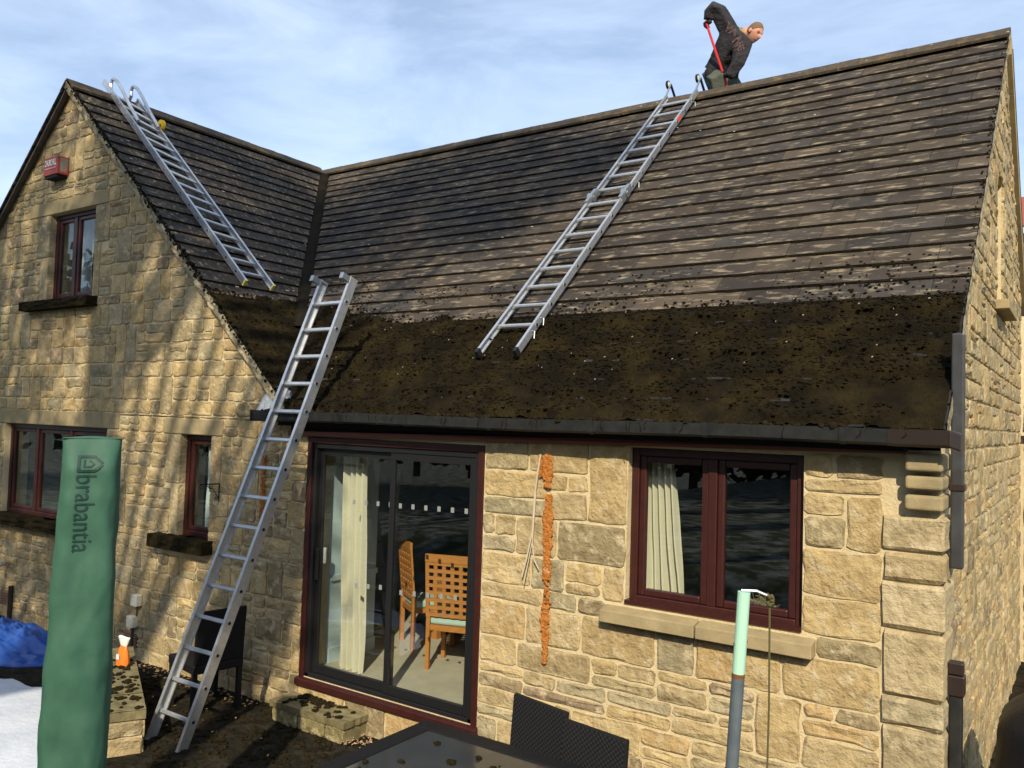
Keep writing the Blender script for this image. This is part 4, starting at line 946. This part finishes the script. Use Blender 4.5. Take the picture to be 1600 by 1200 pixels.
# fallen moss and leaves on the patio
m = MB()
for i in range(1900):
    x, y = rt.uniform(-2.3, 2.3), rt.uniform(-1.9, -.03)
    if (Vector((x, y, 0))-WP).dot(wb) > -.02 and x < .2: continue
    m.blob((x, y, gz(x, y)+.008), rt.uniform(.006, .026), (1.2, 1.2, .7), rnd=rt)
tag(m.build('fallen_moss', 'mossdark'), kind='stuff')
m = MB()
for i in range(330):
    q = rt.random()
    x, y = (rt.uniform(-2.3, -.4), rt.uniform(-.28, -.05)) if q < .5 else ((rt.uniform(.75, 1.35), rt.uniform(-.3, -.04)) if q < .85 else (rt.uniform(-1.5, 2), rt.uniform(-1.5, -.1)))
    a = rt.uniform(0, PI); s_ = rt.uniform(.008, .024); z = gz(x, y)+.022+rt.uniform(0, .012); ux, uy = math.cos(a)*s_, math.sin(a)*s_
    m.add([(x-ux, y-uy, z), (x+uy*.5, y-ux*.5, z+rt.uniform(0, .012)), (x+ux, y+uy, z+rt.uniform(-.004, .01)), (x-uy*.5, y+ux*.5, z+.006)], [(0, 1, 2, 3)])
tag(m.build('leaf_litter', 'leaflitter'), kind='stuff')

# ------------------------------------------------------------------ buildings behind on the right
t_ = empty('rear_extension'); tag(t_, 'stone extension with a mossy low roof at the far right edge', 'building')
m = MB().box((XR+.001, 6.42, GR), (8.6, 9.5, 2.3)); ew = m.build('wall', 'mortar', t_)
er = random.Random(21); mm = MB()
for (a, b, c, d_) in layout(XR+.05, 8.6, [GR, .6, 1.4, 2.25], [], er, (.2, .42), .19, .4):
    s_ = stone([(a, c), (b, c), (b, d_), (a, d_)], lambda q, z, o: (q, 6.42-o, z), er, .03, .009, 1); mm.add(s_['v'], s_['f'], 0, s_['c'])
tag(mm.build('small_stones', 'stone', ew, True), kind='stuff')
m = MB()
for i in range(9): m.obox((XR+.04, 6.25+i*.2, 2.34+i*.17), (3.8, 0, 0), (0, .24, .2), (0, -.012, .025), 0, (.085, .07, .056))
ro = m.build('roof', 'tile', t_, True)
m = MB()
for i in range(260): x = er.uniform(XR+.05, 6.2); k = er.uniform(0, 1.6); m.blob((x, 6.24+k, 2.37+k*.85), er.uniform(.012, .035), (1.2, 1, .8), rnd=er)
tag(m.build('moss_clumps', 'mossline', ro), kind='stuff')
t_ = empty('neighbour_house'); tag(t_, 'red tiled roof of a neighbouring house behind the right gable', 'house')
m = MB()
for i in range(5): m.obox((4.5, 13+i*.22, 6.2+i*.16), (7, 0, 0), (0, .25, .18), (0, -.02, .03))
m.build('roof', 'redtile', t_); MB().box((4.6, 13.3, GR), (11.3, 19.5, 6.15)).build('wall', 'mortar', t_)

# ------------------------------------------------------------------ roofer on the ridge
pr = empty('person'); tag(pr, 'man in charcoal jacket and grey trousers bending over the roof ridge', 'person')
def skin(name, chains, mt, par, sub=2, root=None):
    vs = []; es = []; rs = []; idx = {}
    for chn in chains:
        prev = None
        for (key, p_, r) in chn:
            if key in idx and key is not None: i = idx[key]
            else:
                i = len(vs); vs.append(p_); rs.append(r)
                if key is not None: idx[key] = i
            if prev is not None: es.append((prev, i))
            prev = i
    me = bpy.data.meshes.new(name); me.from_pydata(vs, es, []); o = link(name, me, par); me.materials.append(MT[mt])
    sk = o.modifiers.new('skin', 'SKIN'); sk.use_smooth_shade = True; me.skin_vertices or None
    if not me.skin_vertices:
        bpy.context.view_layer.objects.active = o
    for i, r in enumerate(rs):
        rr = r if isinstance(r, tuple) else (r, r); me.skin_vertices[0].data[i].radius = rr
    me.skin_vertices[0].data[idx.get(root, 0) if root else 0].use_root = True
    if name in ('jacket', 'trousers'):
        rmz = o.modifiers.new('remesh', 'REMESH'); rmz.mode = 'VOXEL'; rmz.voxel_size = .014; rmz.use_smooth_shade = True
        sm_ = o.modifiers.new('smooth', 'SMOOTH'); sm_.iterations = 5; sm_.factor = .5; return o
    sb_ = o.modifiers.new('sub', 'SUBSURF'); sb_.levels = sub; sb_.render_levels = sub
    return o
Q = lambda x, y, z: Vector((x, y, z))
hip = Q(2.03, 4.42, 6.56); chest = Q(2.21, 4.33, 6.84); neck = Q(2.36, 4.28, 6.93); shL = Q(2.19, 4.22, 6.99); shR = Q(2.31, 4.47, 6.86)
# jacket: torso and both sleeves in one surface
skin('jacket', [[('hip', hip, (.165, .14)), ('waist', Q(2.10, 4.39, 6.67), (.155, .13)), ('chest', chest, (.17, .13)), ('up', Q(2.28, 4.31, 6.91), (.12, .11)), ('nk', Q(2.335, 4.29, 6.935), (.065, .065))],
  [('chest', chest, .15), ('sl', shL, .085), ('e0', Q(2.10, 4.15, 7.19), .078), ('el', Q(2.04, 4.12, 7.24), .074), ('e2', Q(2.0, 4.12, 7.20), .062), ('wl', Q(1.98, 4.13, 7.12), .05)],
  [('chest', chest, .15), ('sr', Q(2.38, 4.22, 6.76), .09), ('er', Q(2.335, 4.16, 6.52), .066), ('wr', Q(2.235, 4.15, 6.38), .052)]], 'jacket', pr, root='chest')
# trousers: pelvis with two bent legs standing on the far slope
skin('trousers', [[('p', Q(2.03, 4.44, 6.55), (.15, .13)), ('h1', Q(1.97, 4.36, 6.50), .10), ('k1', Q(2.09, 4.20, 6.40), .082), ('a1', Q(2.07, 4.40, 6.02), .06)], [('p', Q(2.03, 4.44, 6.55), .14), ('h2', Q(2.07, 4.56, 6.50), .10), ('k2', Q(2.24, 4.50, 6.25), .08), ('a2', Q(2.16, 4.66, 5.82), .06)]], 'trousers', pr, root='p')
skin('knee_pad', [[('a', Q(1.955, 4.28, 6.60), .06), ('b', Q(1.95, 4.26, 6.52), .075), ('c', Q(1.975, 4.25, 6.43), .055)]], 'pad', pr)
for a in (Q(2.07, 4.40, 5.985), Q(2.16, 4.66, 5.78)):
    m = MB(); m.box((a.x-.05, a.y-.05, a.z-.07), (a.x+.19, a.y+.05, a.z+.03)); bevelled(m.build('boot', 'pad', pr), .03, 3)
# head
HCn = Q(2.50, 4.24, 6.885); fdir = Q(.72, -.22, -.55).normalized(); hup = (Q(.45, -.05, .85)-fdir*fdir.dot(Q(.45, -.05, .85))).normalized(); hs = fdir.cross(hup)
def hp(f, u, s): return HCn+fdir*f+hup*u+hs*s
hd = MB(); hd.smooth = True
def head(u, v):
    th, ph = u*2*PI, v*PI; x, y, z = math.sin(ph)*math.cos(th), math.sin(ph)*math.sin(th), -math.cos(ph)
    f, s, uu = x*.098, y*.076, z*.118
    if z < 0: f = f*(1-.10*z*z)+.012*(-z)*(1 if x > 0 else -1); s *= 1+.22*z
    if x > 0:                                    # brow, eye sockets, nose, mouth, chin
        f += .026*math.exp(-(s/.013)**2-((uu+.022)/.024)**2)+.010*math.exp(-(s/.012)**2-((uu+.0)/.03)**2)
        f += .008*math.exp(-((uu-.028)/.011)**2)*math.exp(-(s/.05)**2)
        f -= .011*math.exp(-((abs(s)-.030)/.014)**2-((uu-.006)/.011)**2)
        f += .007*math.exp(-(s/.022)**2-((uu+.062)/.008)**2)-.006*math.exp(-(s/.022)**2-((uu+.070)/.003)**2)+.010*math.exp(-(s/.024)**2-((uu+.100)/.016)**2)
    return hp(f, uu, s)
hd.grid(head, 56, 48); hd.tube([neck+Q(-.03, .01, -.03), neck+Q(.03, -.01, .0), HCn-fdir*.035-hup*.05], [.064, .058, .056], 16)
hd.build('head', 'skin', pr)
for sg in (-1, 1):
    m = MB(); m.smooth = True; m.blob(hp(-.008, -.004, sg*.077), .03, (1, 1, 1), jit=.05); m.v = [tuple(HCn+fdir*((Vector(v)-HCn).dot(fdir)*1)+hup*((Vector(v)-HCn).dot(hup)*1.15)+hs*(sg*.077+((Vector(v)-HCn).dot(hs)-sg*.077)*.35)) for v in m.v]; m.build('ear', 'skin', pr)
    m = MB(); m.smooth = True; m.blob(hp(.078, .006, sg*.030), .010, jit=0); m.build('eye', 'nearblack', pr); m = MB(); m.tube([hp(.088, .026, sg*.014), hp(.088, .031, sg*.03), hp(.078, .027, sg*.046)], .004, 6); m.build('eyebrow', 'hair', pr)
hr_ = MB(); hr_.smooth = True
def hair(u, v):
    th = u*2*PI; cx_ = math.cos(th); low = -.30 if cx_ < -.3 else (-.30+(cx_+.3)/.6*.42 if cx_ < .3 else .12+(cx_-.3)*.62)
    z = 1-v*(1-low); q = math.sqrt(max(0, 1-z*z)); e = 1.03 if v < .85 else 1.03-.05*(v-.85)/.15
    return hp(q*cx_*.098*e-.003, z*.118*e+.002, q*math.sin(th)*.077*e)
hr_.grid(hair, 40, 16); hr_.build('hair', 'hair', pr)
m = MB(); m.smooth = True; m.tube([neck+Q(-.035, .01, -.02), neck+Q(-.01, .0, .0), neck+Q(.012, -.005, .012)], [.082, .078, .07], 14); m.build('collar', 'tee', pr)
# gloved hands: palm with five curled fingers round the shaft
SH0, SH1 = Q(1.955, 4.10, 7.10), Q(2.20, 4.20, 6.30); sd_ = (SH1-SH0).normalized()
def hand(c, wrist, nm):
    ax = sd_; out_ = (c-wrist); out_ = (out_-ax*out_.dot(ax)).normalized(); sdv = ax.cross(out_)
    ch_ = [[('w', wrist, .036), ('p', wrist*.45+c*.55-out_*.012, (.042, .03)), ('p2', c-out_*.03, (.042, .026))]]
    skin(nm, ch_, 'glove', pr, 2)
    for i in range(4):
        b_ = c-out_*.03+ax*(-.03+.02*i); L = (1, 1.1, 1.05, .85)[i]
        skin('finger', [[('a', b_, .0105), ('b', b_+(out_*.03+sdv*.03)*L, .010), ('c', b_+(out_*.058+sdv*.012)*L, .0095), ('d', b_+(out_*.056-sdv*.018)*L, .0085)]], 'glove', pr, 1)
    b_ = c-out_*.025-ax*.03; skin('thumb', [[('a', b_, .012), ('b', b_-sdv*.03+out_*.015, .011), ('c', b_-sdv*.022+out_*.045, .0095)]], 'glove', pr, 1)
hand(SH0+sd_*.05, Q(1.985, 4.13, 7.13), 'hand'); hand(SH0+sd_*.70, Q(2.235, 4.15, 6.38)+Q(0, 0, .01), 'hand')
# lettering on the jacket
jk = [o for o in pr.children if o.name.startswith('jacket')][0]
bpy.context.view_layer.update(); jev = jk.evaluated_get(bpy.context.evaluated_depsgraph_get())
def jt(txt, o_, ux, uy, nm):
    import bmesh
    me = text_mesh(txt, .135, .0, .0048); nn = Q(.62, -.78, -.05).normalized()
    bm = bmesh.new(); bm.from_mesh(me); bmesh.ops.subdivide_edges(bm, edges=[e for e in bm.edges if e.calc_length() > .02], cuts=2); bmesh.ops.triangulate(bm, faces=bm.faces); bm.to_mesh(me); bm.free()
    for v in me.vertices:
        p_ = o_+ux*v.co.x+uy*v.co.y; ok, hit, n_, _ = jev.ray_cast(p_+nn*.4, -nn, distance=.8)
        v.co = (hit if ok else p_)+nn*.006
    me.materials.clear(); me.materials.append(MT['letter']); link(nm, me, pr)
tx = Q(.70, .10, -.72).normalized(); ty = (Q(.62, -.1, .62)-tx*tx.dot(Q(.62, -.1, .62))).normalized()
jt('VA', Q(2.165, 4.135, 6.965), tx, ty, 'lettering'); jt('NE', Q(2.285, 4.115, 6.80), Q(.35, .0, -.93).normalized(), Q(.93, .05, .35).normalized(), 'lettering')
t_ = empty('scraper'); tag(t_, 'red-shafted scraping tool held by the man on the roof', 'tool')
MB().tube([SH0, SH1+sd_*.02], .014, 10).build('shaft', 'redshaft', t_); m = MB(); m.obox(SH1+Q(-.08, .06, -.03), (.16, 0, 0), (0, .10, -.09), (0, .006, .008)); m.build('blade', 'steel', t_)

# ------------------------------------------------------------------ trees across the garden, behind the photographer (they shade the left of the house)
def tree(name, lab, base, height, crown, seed, n=7000, size=.16, lean_=(0, 0)):
    r_ = random.Random(seed); t_ = empty(name); tag(t_, lab, 'tree', 'garden trees'); base = Vector(base)
    tk = MB(); tk.smooth = True; tp_ = base+Vector((lean_[0], lean_[1], height*.93)); tk.tube([base-Vector((0, 0, .3)), base*.6+tp_*.4, tp_], [height*.022, height*.016, .03], 10)
    m = MB()
    cl = []
    for (c, rad) in crown:
        c = base+Vector(c)
        for i in range(int(18*max(1, rad[0]))):
            d_ = Vector((r_.gauss(0, 1), r_.gauss(0, 1), r_.gauss(0, 1))).normalized()*r_.random()**.4; cl.append((c+Vector((d_.x*rad[0], d_.y*rad[0], d_.z*rad[1])), r_.uniform(.35, .75)))
        tk.tube([base*.5+tp_*.5, (base*.5+tp_*.5)*.4+c*.6, c], [.10, .06, .03], 6)
    for c, _ in cl[::3]:
        q = base+(tp_-base)*min(.95, max(.25, (c.z-base.z)/height-.08)); tk.tube([q, q*.4+c*.6+Vector((0, 0, .1)), c], [.045, .022, .006], 5)
    per = n//len(cl)
    for c, rr in cl:
        for i in range(per):
            p_ = c+Vector((r_.gauss(0, .5), r_.gauss(0, .5), r_.gauss(0, .42)))*rr; a = Vector((r_.gauss(0, 1), r_.gauss(0, 1), r_.gauss(0, 1))).normalized(); b = a.orthogonal().normalized(); s_ = size*r_.uniform(.5, 1.2)
            m.add([p_-a*s_*.5, p_+b*s_*.28, p_+a*s_*.5, p_-b*s_*.28], [(0, 1, 2, 3)])
    tk.build('trunk', 'bark', t_); m.build('crown', 'leaf', t_)
def at(e, v, t): return Vector((.866*e, .5*e, 0))+Vector((-.287, .497, .819))*v+S*t
def tree_at(nm, lab, e, t, crowns, seed, n, **k):
    b = at(e, 4, t); g_ = gz(b.x, b.y); base = Vector((b.x, b.y, g_)); cs = []
    for (ce, cv, r0, r1) in crowns:
        c = at(ce, cv, t); cs.append((c-base, (r0, r1)))
    top = max(c[0].z+c[1][1] for c in cs); tree(nm, lab, base, top, cs, seed, n, **k)
tree_at('evergreen_tree', 'tall dense evergreen across the garden, mirrored darkly in the glass', -5.2, 17, [(-5.2, 1.2, 1.9, 2.0), (-4.6, 3.6, 1.9, 1.8), (-4.3, 6, 1.8, 1.8), (-4.6, 8, 1.3, 1.6), (-3.4, 2.0, .7, .8)], 1, 7500)
tree_at('garden_tree', 'thin-crowned tree across the garden that throws streaky shade on the roof', -3.2, 20, [(-2.4, 5.1, 1.0, .8), (-1.2, 5.1, 1.0, .6), (-1.5, 6.3, 1.2, .8), (.2, 5.5, 1.0, .7), (.3, 7.0, 1.3, .8), (1.5, 6.2, 1.0, .7), (1.3, 4.9, .8, .45), (2.3, 5.5, .6, .4), (-2.6, 7.3, 1.2, .9)], 2, 15000, size=.15)
tree_at('young_spruce', 'narrow young spruce behind the photographer that shades the ladder foot', -.6, 17, [(-.65, .45, .40, .3), (-.6, .9, .42, .5), (-.6, 1.45, .22, .3)], 4, 3000)
hg = empty('evergreen_hedge'); tag(hg, 'tall dark evergreen hedge across the garden, seen only as a reflection', 'hedge')
r_ = random.Random(9); m = MB()
hx = lambda t: Vector((-27+t*56, -11-13*math.sin(t*PI)**.7, 0))
for i in range(24000):
    t = r_.random(); p_ = hx(t)+Vector((r_.gauss(0, .7), r_.gauss(0, .7), .5+r_.random()**.85*(7.6+1.2*math.sin(t*71)+nz(t*40, 2)*2))); a = Vector((r_.gauss(0, 1), r_.gauss(0, 1), r_.gauss(0, 1))).normalized(); b = a.orthogonal().normalized(); s_ = r_.uniform(.35, .7)
    m.add([p_-a*s_*.5, p_+b*s_*.4, p_+a*s_*.5, p_-b*s_*.4], [(0, 1, 2, 3)])
m.build('foliage', 'leaf', hg); m = MB()
for i in range(28): t = (i+.5)/28; m.tube([hx(t), hx(t)+Vector((0, 0, 7))], [.16, .05], 6)
m.build('stem', 'bark', hg)
